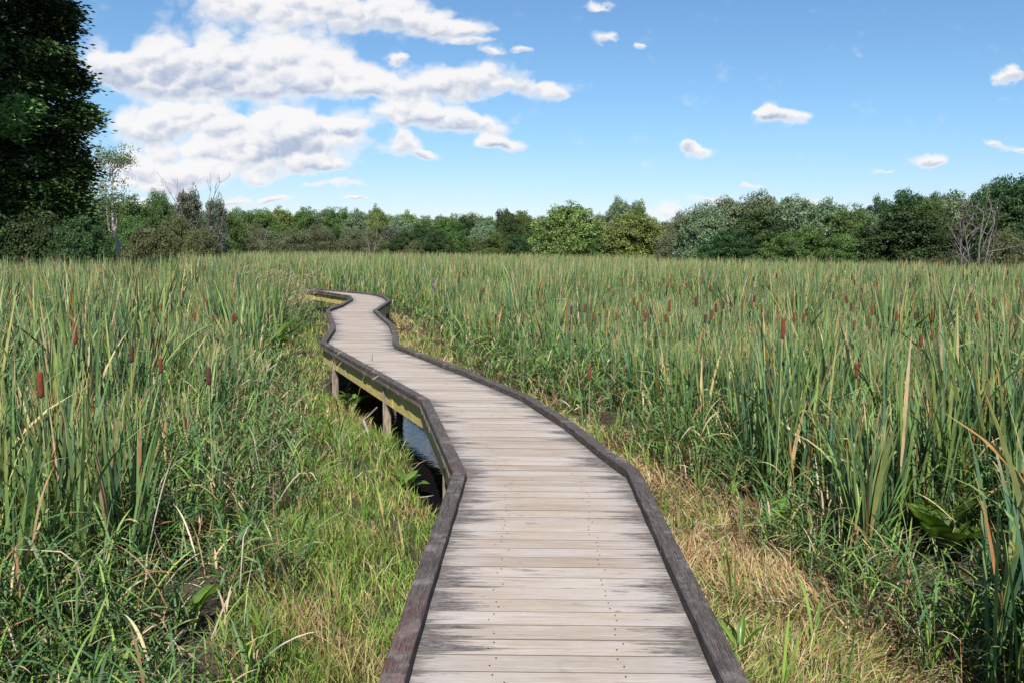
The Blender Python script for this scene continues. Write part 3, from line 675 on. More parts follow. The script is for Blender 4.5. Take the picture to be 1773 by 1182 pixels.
def accents():
    """young wide blades standing singly in the mown strips, and dried plume grass by the far bend"""
    A = Acc(); n = 150
    y = rng.uniform(3.0, 22, n); side = rng.random(n) < 0.6
    x = np.where(side, xr(y) + rng.uniform(0.15, 1.7, n), xl(y) - rng.uniform(0.25, 1.3, n)); q = pond(x, y) < 0.1; x, y = x[q], y[q]; n = len(x)
    for k in range(4):
        az = rng.uniform(0, 2 * math.pi, n); c = pick(n, [(3, (0.22, 0.33, 0.06), 0.2), (2, (0.13, 0.23, 0.05), 0.2), (1, (0.40, 0.30, 0.13), 0.2)])
        A.add(*blades(np.stack([x, y, gz(x, y)], 1) + rng.normal(0, 0.012, (n, 3)) * [1, 1, 0], rng.uniform(0.18, 0.5, n), rng.uniform(0.01, 0.018, n), az, rng.uniform(0.02, 0.25, n), rng.uniform(0, 0.5, n), 6, c, c * 1.1, 0.8, 'cat'))
    n = 46; y = rng.uniform(7.3, 10.2, n); x = xl(y) - rng.uniform(0.02, 0.42, n); c = pick(n, [(3, (0.30, 0.24, 0.13), 0.3), (3, (0.16, 0.26, 0.06), 0.2), (1, (0.5, 0.42, 0.3), 0.2)])
    A.add(*blades(np.stack([x, y, np.full(n, -0.2)], 1), rng.uniform(0.2, 0.46, n), rng.uniform(0.003, 0.008, n), rng.uniform(0, 6.28, n), rng.uniform(0.02, 0.5, n), rng.uniform(0, 1.0, n), 5, c, c, 2.0, 'grass'))
    o = A.build('young_shoots', M_blade); tag(o, 'scattered young upright cattail shoots in the cut strips beside the boardwalk', 'cattail shoots', kind='stuff')
    A = Acc()
    def plumes(cx, cy, sx, sy, n, h, w):
        x = rng.normal(cx, sx, n); y = rng.normal(cy, sy, n); az = rng.uniform(-0.9, 0.9, n); L = h * rng.uniform(0.75, 1.12, n); th = np.abs(rng.normal(0.12, 0.08, n))
        b = np.stack([x, y, np.zeros(n)], 1); c = pick(n, [(2, (0.30, 0.30, 0.13), 0.2), (2, (0.46, 0.37, 0.22), 0.2)])
        A.add(*blades(b, L, np.full(n, w * 0.35), az, th, np.full(n, 0.25), 5, c, c, 2.0, 'stem', pw=2.5))
        tip = b + np.stack([np.cos(az) * np.sin(th + 0.08) * L, np.sin(az) * np.sin(th + 0.08) * L, np.cos(th + 0.08) * L], 1)
        for k in range(7):
            c = pick(n, [(3, (0.42, 0.33, 0.20), 0.2), (1, (0.32, 0.25, 0.13), 0.2)])
            A.add(*blades(tip + np.stack([np.zeros(n), np.zeros(n), -rng.uniform(0.0, 0.22, n) * h], 1), rng.uniform(0.06, 0.15, n), np.full(n, w), az + rng.normal(0, 1.0, n), rng.uniform(0.15, 0.9, n), np.full(n, 0.5), 3, c, c, 2.0, 'grass'))
        for k in range(4):
            c = pick(n, [(3, (0.12, 0.20, 0.06), 0.2), (1, (0.2, 0.26, 0.09), 0.2)])
            A.add(*blades(b + np.stack([np.zeros(n), np.zeros(n), L * rng.uniform(0.1, 0.6, n)], 1), rng.uniform(0.3, 0.5, n), np.full(n, w * 1.2), rng.uniform(0, 6.28, n), rng.uniform(0.2, 0.7, n), np.full(n, 0.9), 5, c, c, 2.0, 'grass'))
    plumes(-7.1, 24.6, 0.65, 1.2, 210, 1.62, 0.014)
    plumes(-6.2, 22.3, 0.5, 1.2, 110, 1.05, 0.012)
    for (cx, cy, n) in ((-2.6, 7.2, 90), (-3.3, 6.6, 70), (-1.9, 4.6, 40)):
        x = rng.normal(cx, 0.4, n); y = rng.normal(cy, 0.45, n); c = pick(n, [(3, (0.56, 0.45, 0.31), 0.2), (2, (0.42, 0.28, 0.15), 0.25)])
        A.add(*blades(np.stack([x, y, rng.uniform(0, 0.45, n)], 1), rng.uniform(0.25, 0.75, n), rng.uniform(0.004, 0.012, n), rng.uniform(0, 6.28, n), rng.uniform(0.0, 1.0, n), rng.uniform(-0.2, 1.4, n), 6, c, c * 1.1, 0.9, 'grass', kink=rng.uniform(0.3, 0.9, n), kang=np.where(rng.random(n) < 0.4, 1.2, 0.0)))
    plumes(-2.35, 7.9, 0.35, 0.5, 16, 1.25, 0.009)
    plumes(-2.9, 8.6, 0.4, 0.5, 14, 1.35, 0.009)
    o = A.build('plume_grass', M_grass); tag(o, 'pale feathery plume grass leaning over the far boardwalk bend', 'plume grass', kind='stuff')
accents()

# ------------------------------------------------------------------ cattails with brown heads
def flat_color(name, c, rough=0.7, sc_=60, c2=None, trans=0):
    m, t, b = mat(name); tc = t.n.new('ShaderNodeTexCoord')
    c2 = c2 or tuple(v * 0.6 for v in c[:3]) + (1,)
    t.l.new(t.mix(t.smooth(t.noise(tc.outputs['Object'], sc_, 3), 0.35, 0.65), c, c2), b.inputs['Base Color']); b.inputs['Roughness'].default_value = rough; return m
M_head = flat_color('brown_velvet_head', (0.18, 0.036, 0.013, 1), 0.95, 90, (0.11, 0.024, 0.009, 1))
M_headd = flat_color('dark_velvet_head', (0.085, 0.032, 0.02, 1), 0.95, 90)
M_stalk = flat_color('green_stalk', (0.24, 0.32, 0.11, 1), 0.5, 8, (0.33, 0.33, 0.16, 1))
M_spike = flat_color('tan_spike', (0.45, 0.32, 0.17, 1), 0.8, 30)
def make_cattail(hl=0.175, hm=None, fuzzy=False, r=0.0160):
    t = thing('cattail', '', 'cattail'); zc = 1.6
    mb = MB(); n = 6; path = [(0.012 * math.sin(k * 0.6), 0.01 * math.sin(k * 0.4 + 1), k / n * (zc - hl / 2 + 0.01)) for k in range(n + 1)]
    path[-1] = (0, 0, path[-1][2]); mb.tube(path, [0.006 - 0.0028 * k / n for k in range(n + 1)], 6); mb.build('stalk', M_stalk, t, True)
    z0 = zc - hl / 2; ks = [0, 0.02, 0.06, 0.15, 0.35, 0.6, 0.85, 0.94, 0.98, 1.0]; rr = [0.25, 0.72, 0.93, 1, 1.03, 1.0, 0.97, 0.85, 0.6, 0.2]
    V = []; Fs = []; m_ = 12
    for i, (k, q) in enumerate(zip(ks, rr)):
        for j in range(m_):
            a = 2 * math.pi * j / m_; jit = 1 + (rng.normal(0, 0.10) if fuzzy else rng.normal(0, 0.02)); V.append((r * q * jit * math.cos(a), r * q * jit * math.sin(a), z0 + hl * k))
    for i in range(len(ks) - 1):
        for j in range(m_): Fs.append([i * m_ + j, i * m_ + (j + 1) % m_, (i + 1) * m_ + (j + 1) % m_, (i + 1) * m_ + j])
    Fs.append(list(range(m_))[::-1]); Fs.append([(len(ks) - 1) * m_ + j for j in range(m_)])
    mesh('seed_head', V, Fs, hm or M_head, t, smooth=True)
    mb = MB(); z1 = zc + hl / 2; mb.tube([(0, 0, z1 - 0.01), (0.001, 0, z1 + 0.05), (0.004, 0.002, z1 + 0.12)], [0.0028, 0.0022, 0.0008], 5); mb.build('tip_spike', M_spike, t, True)
    for k in range(5):
        one = np.ones(1); a = k * 1.9 + rng.uniform(0, 0.6); 
        V, Fq, c = blades(np.array([[0.01 * math.cos(a), 0.01 * math.sin(a), 0.0]]), one * rng.uniform(1.35, 1.75), one * 0.014, one * a, one * rng.uniform(0.04, 0.12), one * rng.uniform(0.08, 0.35), 9, tint(1, (0.105, 0.18, 0.075)), tint(1, (0.40, 0.3, 0.15)), np.array([0.88]), 'cat', one * 0.3)
        mesh('leaf', V, Fq, M_blade, t, col=c, smooth=True)
    return t
protos = [make_cattail(), make_cattail(0.17, M_headd, True), make_cattail(0.17, None, False, 0.012)]
used = [False] * 3
for i, ((x, y, z, lab, hl), src) in enumerate(zip(head_pos, HEADS)):
    k = 1 if (lab and ('rough' in lab or 'dark' in lab or 'shaded' in lab or 'blackish' in lab)) else (2 if (lab and 'thin' in lab) else 0 if lab else (i % 3))
    lab2 = lab or ('tiny distant brown cattail head scattered among the leaf tips of the far right bed' if src[0] > 600 else 'tiny distant brown cattail head near the trees at far left')
    s = (z - 0.0) / 1.6; r = min(max(hl / 0.175, 0.75), 1.45)
    tilt = 0.05 if lab and ('tilt' in lab or 'lean' in lab) else rng.normal(0, 0.012)
    p = protos[k]
    if not used[k]: used[k] = True; o = p
    else: o = dup(p, lab2, (0, 0, 0))
    o['label'] = lab2; o['group'] = 'cattails with brown heads in the reed beds'
    o.location = (float(x) - math.sin(tilt) * float(z), float(y), 0.0); o.scale = (float(r), float(r), float(s)); o.rotation_euler = (0, tilt, float(rng.uniform(0, 0.3)))

# ------------------------------------------------------------------ broad-leaved marsh plants, stick, flower
def broad_plant(x, y, label, n, L, Wd, dark=False, seed=0, spread=0.7):
    t = thing('broad_leaf_plant', label, 'plant', (x, y, float(gz(x, y))), 'broad leaved plants in the grass')
    r = np.random.default_rng(seed)
    for k in range(n):
        a = k * 2.4 + r.uniform(-0.4, 0.4); th = r.uniform(0.25, 1.0) * spread + 0.15; ll = L * r.uniform(0.7, 1.15); ww = Wd * r.uniform(0.8, 1.15); stem = ll * r.uniform(0.5, 0.9)
        V = []; cols = []; ns, nw = 9, 6
        ca, sa = math.cos(a), math.sin(a); p = np.array([0.0, 0.0, 0.0]); ang = th * 0.5; pts = []
        for s_ in range(4): pts.append(p.copy()); p = p + np.array([math.sin(ang) * ca, math.sin(ang) * sa, math.cos(ang)]) * stem / 3; ang += th * 0.1
        base = p - np.array([math.sin(ang) * ca, math.sin(ang) * sa, math.cos(ang)]) * stem / 3
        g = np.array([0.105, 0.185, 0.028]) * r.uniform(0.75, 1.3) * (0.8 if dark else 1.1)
        q = base.copy(); ang = th
        for i in range(ns + 1):
            s_ = i / ns; wv = ww * (math.sin(math.pi * min(1, 0.12 + 0.88 * s_) ** 0.8) ** 0.75) * 0.5
            side = np.array([-sa, ca, 0]); nrm = np.array([-math.cos(ang) * ca, -math.cos(ang) * sa, math.sin(ang)])
            for j in range(nw + 1):
                f = j / nw * 2 - 1; lift = abs(f) * 0.35 * wv + 0.05 * wv * math.sin(s_ * 17 + abs(f) * 3)
                V.append(q + side * wv * f + nrm * lift); rib = 0.88 + 0.12 * math.cos((s_ * 9 + abs(f) * 2.5) * 6.28)
                cols.append(g * (1.5 if abs(f) < 0.1 else rib))
            q = q + np.array([math.sin(ang) * ca, math.sin(ang) * sa, math.cos(ang)]) * ll / ns; ang += r.uniform(0.02, 0.14)
        Fs = np.array([[i * (nw + 1) + j, i * (nw + 1) + j + 1, (i + 1) * (nw + 1) + j + 1, (i + 1) * (nw + 1) + j] for i in range(ns) for j in range(nw)])
        mesh('leaf', V, Fs, M_broad, t, col=np.array(cols), smooth=True)
        mb = MB(); pts[-1] = base; mb.tube(pts, [0.007, 0.006, 0.0055, 0.004], 6); mb.build('leaf_stem', M_stalk, t, True)
    return t
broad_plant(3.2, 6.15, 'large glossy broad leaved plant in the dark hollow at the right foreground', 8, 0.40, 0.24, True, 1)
broad_plant(2.15, 6.7, 'upright pale green broad leaves standing in the straw below the front cattails', 6, 0.26, 0.085, False, 2, 0.35)
broad_plant(1.3, 4.6, 'small narrow leaved plant in the straw near the lower right rail', 5, 0.20, 0.055, False, 3, 0.45)
broad_plant(-4.75, 17.0, 'bushy broad leaved plant above the grass left of the first boardwalk bend', 11, 0.55, 0.26, False, 4, 0.9)
broad_plant(-5.3, 16.1, 'low broad leaved plant half buried in grass beside the bushy one', 8, 0.42, 0.2, False, 9, 1.0)
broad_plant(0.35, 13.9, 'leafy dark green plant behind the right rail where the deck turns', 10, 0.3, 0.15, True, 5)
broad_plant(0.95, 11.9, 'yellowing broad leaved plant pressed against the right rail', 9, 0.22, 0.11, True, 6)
broad_plant(-2.25, 11.9, 'small leafy plant growing from the shade under the left side beam', 7, 0.24, 0.13, False, 7)
broad_plant(-1.05, 8.3, 'low leafy plant at the edge of the dark pool', 6, 0.20, 0.12, False, 8, 1.0)
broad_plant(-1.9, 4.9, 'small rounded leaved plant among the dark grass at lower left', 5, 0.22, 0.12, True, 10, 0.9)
broad_plant(-2.2, 6.4, 'pale broad leaved plant where the left grass meets the tall reeds', 6, 0.25, 0.11, False, 11, 0.5)

st = thing('broken_stick', 'grey broken forked stick standing beside the pool', 'stick', (-1.73, 10.0, 0))
mb = MB(); mb.tube([(0.06, 0, -0.03), (0.03, 0, 0.12), (-0.03, 0.01, 0.30)], [0.012, 0.014, 0.017], 7); mb.build('stem', M_pale, st, True)
mb = MB(); mb.tube([(-0.03, 0.01, 0.285), (0.02, 0.02, 0.33), (0.13, 0.05, 0.44)], [0.018, 0.013, 0.011], 7); mb.build('fork', M_dead, st, True)
fp = at(750, 493, 17.0)
fl = thing('purple_flower', 'faint purple flower spike among the reeds right of the far bend', 'flower', (fp[0], 17.0, 0))
mb = MB(); mb.tube([(0, 0, 0), (0, 0, fp[2])], [0.006, 0.004], 5); mb.build('stem', M_stalk, fl)
m_pur = flat_color('purple_petals', (0.35, 0.16, 0.34, 1), 0.8, 60)
V, Fq, c = [], [], []
n = 60; zz = rng.uniform(-0.18, 0.12, n); V, Fq, c = blades(np.stack([np.zeros(n), np.zeros(n), fp[2] + zz], 1), rng.uniform(0.02, 0.045, n), np.full(n, 0.02), rng.uniform(0, 6.28, n), rng.uniform(0.6, 1.5, n), np.zeros(n), 2, tint(n, (0.3, 0.15, 0.3)), tint(n, (0.4, 0.2, 0.4)), 0.5, 'grass')
mesh('blossom', V, Fq, m_pur, fl, col=c)
mb = MB()
# ------------------------------------------------------------------ trees
def crown_arrays(seed, lobes=18, clumps=26, leaves=34, shape='dome', leaf=0.017, col=(0.07, 0.12, 0.04), var=0.25, asp=1.7, csz=0.05, lobe_r=(0.15, 0.26), silver=0.0, yellow=0.0):
    r = np.random.default_rng(seed); cen = []; rad = []
    for k in range(lobes):
        th = k * 2.399 + r.uniform(-0.4, 0.4); f = (k + 0.5) / lobes; z = f
        if shape == 'dome': env = 0.36 * math.sqrt(max(0, 1 - (z * 1.02) ** 2.3)) + 0.02; zc = 0.10 + 0.72 * z
        elif shape == 'round': env = 0.34 * math.sqrt(max(0, 1 - (2 * z - 1) ** 2)) + 0.02; zc = 0.32 + 0.5 * z
        elif shape == 'tall': env = 0.30 * (1 - 0.55 * z); zc = 0.08 + 0.8 * z
        elif shape == 'flat': env = 0.40 * (1 - 0.4 * z); zc = 0.62 + 0.28 * z
        else: env = 0.36 * math.sqrt(max(0, 1 - z ** 2)) + 0.03; zc = 0.12 + 0.62 * z
        q = math.sqrt(r.uniform(0.35, 1)); cen.append((env * q * math.cos(th), env * q * math.sin(th), zc)); rad.append(r.uniform(*lobe_r) * (0.85 if shape in ('round', 'tall') else 1))
    leaves = int(leaves * 2.0); cen = np.array(cen); rad = np.array(rad); N = lobes * clumps
    d = r.normal(0, 1, (lobes, clumps, 3)); d[..., 2] = d[..., 2] * 0.8 + 0.25; d /= np.linalg.norm(d, axis=-1, keepdims=True)
    cc = (cen[:, None, :] + d * (rad[:, None, None] * r.uniform(0.72, 1.05, (lobes, clumps, 1))) * [1, 1, 0.85]).reshape(-1, 3)
    out = d.reshape(-1, 3); tone = np.repeat(r.uniform(0.85, 1.15, lobes), clumps) * r.uniform(1 - var, 1 + var, N)
    cc[:, 2] = np.clip(cc[:, 2], 0.01, 1.0)
    M = N * leaves; g0 = r.normal(0, 1, (M, 3)); g0 *= np.minimum(1, 1.5 / (np.linalg.norm(g0, axis=1, keepdims=True) + 1e-6)); cp = np.repeat(cc, leaves, 0) + g0 * [csz, csz, csz * 0.62] + np.repeat(out, leaves, 0) * csz * r.uniform(0, 0.6, (M, 1))
    nrm = np.repeat(out, leaves, 0) * 0.7 + r.normal(0, 0.75, (M, 3)) + [0, 0, 0.35]; nrm /= np.linalg.norm(nrm, axis=1, keepdims=True)
    a = np.cross(nrm, r.normal(0, 1, (M, 3)) ); a /= np.linalg.norm(a, axis=1, keepdims=True) + 1e-9; b = np.cross(nrm, a)
    sz = leaf * r.uniform(0.6, 1.35, (M, 1)); V = np.stack([cp - a * sz * asp * 0.5, cp + b * sz * 0.5, cp + a * sz * asp * 0.5, cp - b * sz * 0.5], 1)
    V[:, [1, 3]] += (nrm * sz * 0.12)[:, None, :]
    c = np.array(col)[None, :] * np.repeat(tone, leaves)[:, None] * r.uniform(0.8, 1.2, (M, 1))
    if silver:
        s_ = r.random(M) < silver; c[s_] = c[s_] * 0.5 + np.array([0.20, 0.235, 0.17])[None, :] * 0.5 * 1.3
    if yellow:
        s_ = np.repeat(r.random(N) < yellow, leaves); c[s_] = c[s_] * [1.9, 1.6, 0.9]
    Fq = np.arange(M * 4).reshape(-1, 4); return V.reshape(-1, 3), Fq, np.repeat(c, 4, 0), cen, rad
def trunk_mb(cen, h0=0.0, r0=0.022, seed=0, lean=(0, 0)):
    r = np.random.default_rng(seed); mb = MB(); top = np.array([lean[0], lean[1], 0.8])
    pts = [np.array([0, 0, -0.03]), np.array([0.004, 0.0, 0.2]), np.array([lean[0] * 0.5, lean[1] * 0.5, 0.45]), top]
    mb.tube(pts, [r0, r0 * 0.8, r0 * 0.55, r0 * 0.15], 8)
    for c in cen[::2]:
        z = min(max(0.12, c[2] - r.uniform(0.08, 0.25)), 0.7); s = np.array([lean[0] * z, lean[1] * z, z]); md = (s + c) / 2 + [0, 0, 0.02]
        mb.tube([s, md, c], [r0 * 0.35, r0 * 0.22, r0 * 0.07], 5)
    return mb
def tree_proto(name, seed, shape, col, mtrunk=M_bark, mcrown=M_crown, **k):
    V, Fq, c, cen, rad = crown_arrays(seed, shape=shape, col=col, **k)
    t = thing(name, '', 'tree' if 'shrub' not in name else 'shrub')
    trunk_mb(cen, seed=seed).build('trunk', mtrunk, t, True); mesh('crown', V, Fq, mcrown, t, col=c); return t
SILV = (0.125, 0.175, 0.075); MID = (0.085, 0.145, 0.036); DARK = (0.046, 0.082, 0.026); LIT = (0.155, 0.225, 0.055); OLIVE = (0.11, 0.12, 0.048); BROWN = (0.13, 0.145, 0.07)
PR = {
 'maple1': tree_proto('maple_tree', 11, 'dome', SILV, silver=0.35, lobes=26, clumps=30, leaves=30, leaf=0.017),
 'maple2': tree_proto('maple_tree', 12, 'dome', SILV, silver=0.45, lobes=22, clumps=30, leaves=34, leaf=0.017),
 'green1': tree_proto('broadleaf_tree', 13, 'dome', LIT, lobes=26, clumps=30, leaves=32, silver=0.1, leaf=0.017),
 'mid1': tree_proto('broadleaf_tree', 14, 'dome', MID, lobes=20, clumps=26, leaves=30),
 'mid2': tree_proto('broadleaf_tree', 15, 'round', MID, lobes=16, clumps=26, leaves=30),
 'dark1': tree_proto('dark_tree', 16, 'dome', DARK, lobes=22, clumps=28, leaves=32),
 'dark2': tree_proto('dark_tree', 17, 'round', DARK, lobes=14, clumps=22, leaves=28, lobe_r=(0.12, 0.2)),
 'shrub1': tree_proto('shrub', 18, 'shrub', OLIVE, lobes=16, clumps=26, leaves=30, csz=0.06),
 'shrub2': tree_proto('shrub', 19, 'shrub', BROWN, lobes=18, clumps=24, leaves=24, csz=0.07, leaf=0.014, asp=2.4),
 'willow': tree_proto('willow_tree', 20, 'tall', (0.095, 0.115, 0.065), lobes=20, clumps=24, leaves=22, csz=0.06, leaf=0.014, asp=3.0, silver=0.25),
}
first = {k: True for k in PR}
def put(kind, px, wpx, top, D, label, group=None, depth=None, base=0.0):
    p = at(px, top, D); h = float(p[2]) - base; w = wpx / F * D * 1.06; sc_ = (float(w), float(depth or w), h / 0.98)
    if first[kind]: o = PR[kind]; first[kind] = False
    else: o = dup(PR[kind], label, (0, 0, 0))
    o.location = (float(p[0]), float(D), base); o.scale = sc_; o.rotation_euler = (0, 0, float(rng.uniform(0, 6.28)) if abs(sc_[0] - sc_[1]) < 1e-6 else 0.0)
    o['label'] = label
    if group: o['group'] = group
    return o
G = 'trees along the far edge of the marsh'
# far right group, near
put('maple1', 1218, 95, 356, 66, 'leftmost big pale silver green maple of the right hand grove', G)
put('maple2', 1262, 100, 344, 70, 'second silver green maple from the left in the right hand grove', G)
put('dark1', 1318, 110, 366, 63, 'shaded dark green tree bulging forward in the middle of the right hand grove', G)
put('maple1', 1312, 110, 338, 72, 'tallest silver green maple at the crest of the right hand grove', G)
put('maple2', 1375, 105, 341, 69, 'silver green maple right of the crest, leaves flashing pale undersides', G)
put('maple1', 1428, 90, 350, 66, 'silver green maple right of the pale flashing one', G)
put('mid1', 1465, 90, 356, 65, 'greener maple where the right hand grove steps down', G)
put('maple2', 1492, 80, 362, 66, 'last pale maple at the right end of the silver grove', G)
put('mid1', 1400, 80, 392, 61, 'low green tree at the foot of the right hand grove', G)
put('dark1', 1262, 90, 400, 61.5, 'low dark tree at the foot of the left part of the right hand grove', G)
put('mid1', 1350, 90, 404, 60.5, 'low rounded green tree in front of the crest maple', G)
put('mid2', 1455, 80, 405, 60, 'small green tree at the foot of the stepping down maple', G)
put('shrub2', 1185, 75, 358, 74, 'brownish thin leaved tree at the left end of the right hand grove', G)
put('shrub2', 1165, 55, 392, 70, 'brown green bush in the gap left of the silver grove', G)
put('dark1', 1575, 150, 356, 60, 'big dark rounded bush tree right of the silver grove', G)
put('dark1', 1520, 60, 345, 68, 'small dark tree top between the silver grove and the big dark bush', G)
put('dark2', 1572, 85, 322, 80, 'dark spreading tree top rising behind the big dark bush', G)
put('dark2', 1617, 42, 326, 82, 'narrow dark tree top just right of the spreading one', G)
put('dark2', 1640, 36, 330, 84, 'smallest dark tree top on the right hand skyline', G)
put('maple1', 1655, 120, 338, 76, 'pale green tree behind the two bare dead trees', G)
put('mid1', 1610, 90, 346, 74, 'mid green tree behind the big dark bush', G)
put('dark1', 1672, 90, 388, 62, 'dark undergrowth tree directly behind the bare dead trees', G)
put('mid2', 1706, 60, 320, 60, 'dark leafy tree at the left shoulder of the tallest right tree', G)
put('dark2', 1748, 115, 298, 56, 'tallest dark tree at the right edge with layered branches', G)
put('dark2', 1800, 130, 285, 58, 'dark tree cut by the right edge of the photo', G)
put('dark1', 1760, 130, 345, 55, 'dark leafy mass under the tallest tree at the right edge', G)
put('shrub1', 1742, 80, 388, 50, 'round olive bush below the tallest tree at the right edge', G)
put('shrub1', 1648, 85, 436, 50, 'low grey green willow bush at the foot of the dead trees', G)
put('dark1', 1700, 80, 415, 56, 'low dark bush between the dead trees and the round olive bush', G)
put('dark1', 1800, 110, 380, 52, 'dark bush cut by the right edge of the photo', G)
# centre-right
put('green1', 985, 118, 356, 92, 'big round light green maple standing alone in front of the far treeline', G)
put('green1', 1098, 108, 372, 90, 'bright green full crowned tree right of the lone round maple', G)
put('maple1', 1072, 55, 346, 96, 'pale twin topped tree, left top', G)
put('mid2', 1104, 40, 347, 97, 'darker narrow tree top rising beside the pale twin top', G)
put('maple2', 1040, 50, 372, 98, 'grey green tree in the gap beside the lone round maple', G)
put('mid1', 1040, 60, 408, 90, 'low green bush at the foot of the gap beside the lone maple', G)
put('shrub2', 1135, 50, 388, 95, 'pale brown bush right of the bright full crowned tree', G)
put('maple2', 1155, 50, 384, 110, 'grey tree top seen low in the gap before the silver grove', G)
# centre treeline, from right to left
put('mid1', 905, 62, 367, 112, 'dark green square topped tree left of the lone round maple', G)
put('dark1', 880, 52, 372, 110, 'dark stand with pale trunks left of the square topped tree', G)
put('dark2', 872, 36, 357, 130, 'single flat dark tree top sticking above the far treeline', G)
put('maple2', 838, 52, 383, 108, 'pale silver tree in the middle of the far treeline', G)
put('dark1', 808, 46, 374, 114, 'dark tree just left of the pale silver one in the far treeline', G)
put('mid1', 772, 56, 378, 112, 'green tree left of the dark one in the far treeline', G)
put('dark1', 730, 52, 389, 108, 'rounded dark bush tree under the middle of the far treeline', G)
put('maple1', 692, 50, 376, 113, 'grey green tree above the small willow in the far treeline', G)
put('willow', 675, 42, 392, 106, 'small pale willow leaning at the middle of the far treeline', G)
put('green1', 651, 40, 360, 116, 'bright green pointed tree top in the far treeline', G)
put('shrub2', 640, 46, 392, 106, 'brown twiggy tree with pale stems in the far treeline', G)
bg = 'mixed green tree of the unbroken back row of the far treeline'
for i, (px, w, tp) in enumerate([(375,60,366),(410,55,364),(448,52,362),(485,50,363),(528,46,360),(565,48,362),(590,46,361),(620,46,366),(668,48,371),(705,46,370),(738,44,375),(765,40,374),(790,40,372),(822,44,372),(850,44,376),(900,50,372),(940,50,376),(925,50,380),(1015,60,380),(1060,60,372),(1120,60,378)]):
    put(['mid1', 'maple1', 'mid2', 'green1', 'mid1', 'maple2'][i % 6], px, w * 1.25, tp, 128 + (i * 7) % 12, bg, 'back row of the far treeline')
fgl = 'brownish green bush of the front fringe below the far treeline'
for i, (px, w, tp, kd) in enumerate([(395,50,388,'shrub2'),(440,52,386,'shrub2'),(478,44,396,'mid1'),(505,50,392,'shrub2'),(548,50,384,'shrub2'),(575,40,398,'dark1'),(610,46,390,'shrub2'),(700,44,402,'dark1'),(755,46,398,'dark1'),(790,42,404,'mid1'),(820,40,408,'shrub1'),(860,44,404,'mid1'),(890,44,408,'dark1'),(925,44,402,'mid1'),(520,34,404,'dark1'),(660,40,410,'shrub1'),(720,34,412,'shrub1'),(770,40,416,'shrub1'),(850,36,414,'shrub1'),(460,44,410,'shrub1'),(420,40,412,'dark1')]):
    put(kd, px, w * 1.15, tp, 100 + (i * 3) % 8, fgl if kd == 'shrub2' else 'low green bush of the front fringe below the far treeline', 'front fringe of the far treeline')
# left group
put('mid1', 215, 110, 340, 62, 'green tree behind the spindly pale trunked tree on the left', G)
put('mid1', 170, 90, 345, 60, 'green tree between the great dark tree and the pale trunks', G)
put('shrub1', 262, 80, 380, 52, 'olive bush with upright twigs right of the pale trunked tree', G)
put('mid2', 276, 60, 330, 66, 'thin dark green tree behind the olive bush', G)
put('willow', 325, 70, 330, 60, 'sparse grey green willow beside the bare dead tree', G)
put('willow', 372, 60, 345, 64, 'grey willow behind the bare dead tree on the left', G)
put('mid1', 395, 60, 368, 74, 'dark green bush at the right end of the left hand trees', G)
put('shrub1', 305, 60, 360, 58, 'olive bush left of the bare dead tree', G)
put('shrub1', 345, 60, 385, 56, 'low grey olive bush under the bare dead tree', G)
put('mid1', 230, 80, 375, 58, 'low green bush behind the forked pale trunks', G)
put('shrub2', 430, 50, 400, 92, 'pale brown twiggy bush right of the left hand trees', G)

def bare_tree(name, px, py_base, tops, D, label, seed, mtl, r0=0.10, depth=4, base_z=0.0):
    r = np.random.default_rng(seed); b = at(px, py_base, D); b[2] = 0
    t = thing(name, label, 'tree', (float(b[0]), D, 0), G)
    def grow(mb, p, d, L, rad, lev):
        n = 5; pts = [p]; q = p.copy(); dd = d.copy()
        for i in range(n):
            dd = dd + r.normal(0, 0.10, 3) + [0, 0, 0.03]; dd /= np.linalg.norm(dd); q = q + dd * L / n * (0.9 if lev == depth - 1 else 1); pts.append(q.copy())
        mb.tube(pts, [rad * (1 - 0.7 * i / n) for i in range(n + 1)], 6 if rad > 0.02 else 4)
        if lev > 0:
            for k in range(4 if lev > 1 else 3):
                i = int(r.integers(1, n + 1)); nd = dd * 0.75 + r.normal(0, 0.55, 3) + [0, 0, 0.15]; nd /= np.linalg.norm(nd)
                grow(mb, pts[i], nd, L * r.uniform(0.28, 0.52), max(rad * 0.42, 0.009), lev - 1)
    first_ = True
    for (tx, ty) in tops:
        e = at(tx, ty, D) - b; L = float(np.linalg.norm(e)); mb = MB(); d = e / L
        grow(mb, np.array([0, 0, -0.05]), d, L, r0 if first_ else r0 * 0.7, depth - 1)
        mb.build('trunk' if first_ else 'limb', mtl, t, True); first_ = False
    return t
bare_tree('dead_tree', 1672, 452, [(1660, 365), (1690, 390), (1640, 388)], 49, 'left bare grey dead tree with spreading limbs before the right hand trees', 5, M_dead, 0.08)
bare_tree('dead_tree', 1690, 458, [(1718, 350), (1700, 372), (1735, 372)], 47, 'right bare grey dead tree leaning right before the right hand trees', 8, M_dead, 0.08)
bare_tree('dead_tree', 362, 430, [(360, 318), (380, 342), (350, 345)], 58, 'bare dead tree with fine twigs against the clouds on the left', 3, M_bark, 0.085, 4)
bare_tree('dead_tree', 448, 428, [(446, 385), (440, 392)], 95, 'small bare brown tree at the left part of the far treeline', 6, M_dead, 0.06, 3)
bare_tree('dead_tree', 645, 430, [(650, 385), (640, 388)], 100, 'small bare tree with pale stems under the bright pointed tree top', 12, M_dead, 0.07, 3)

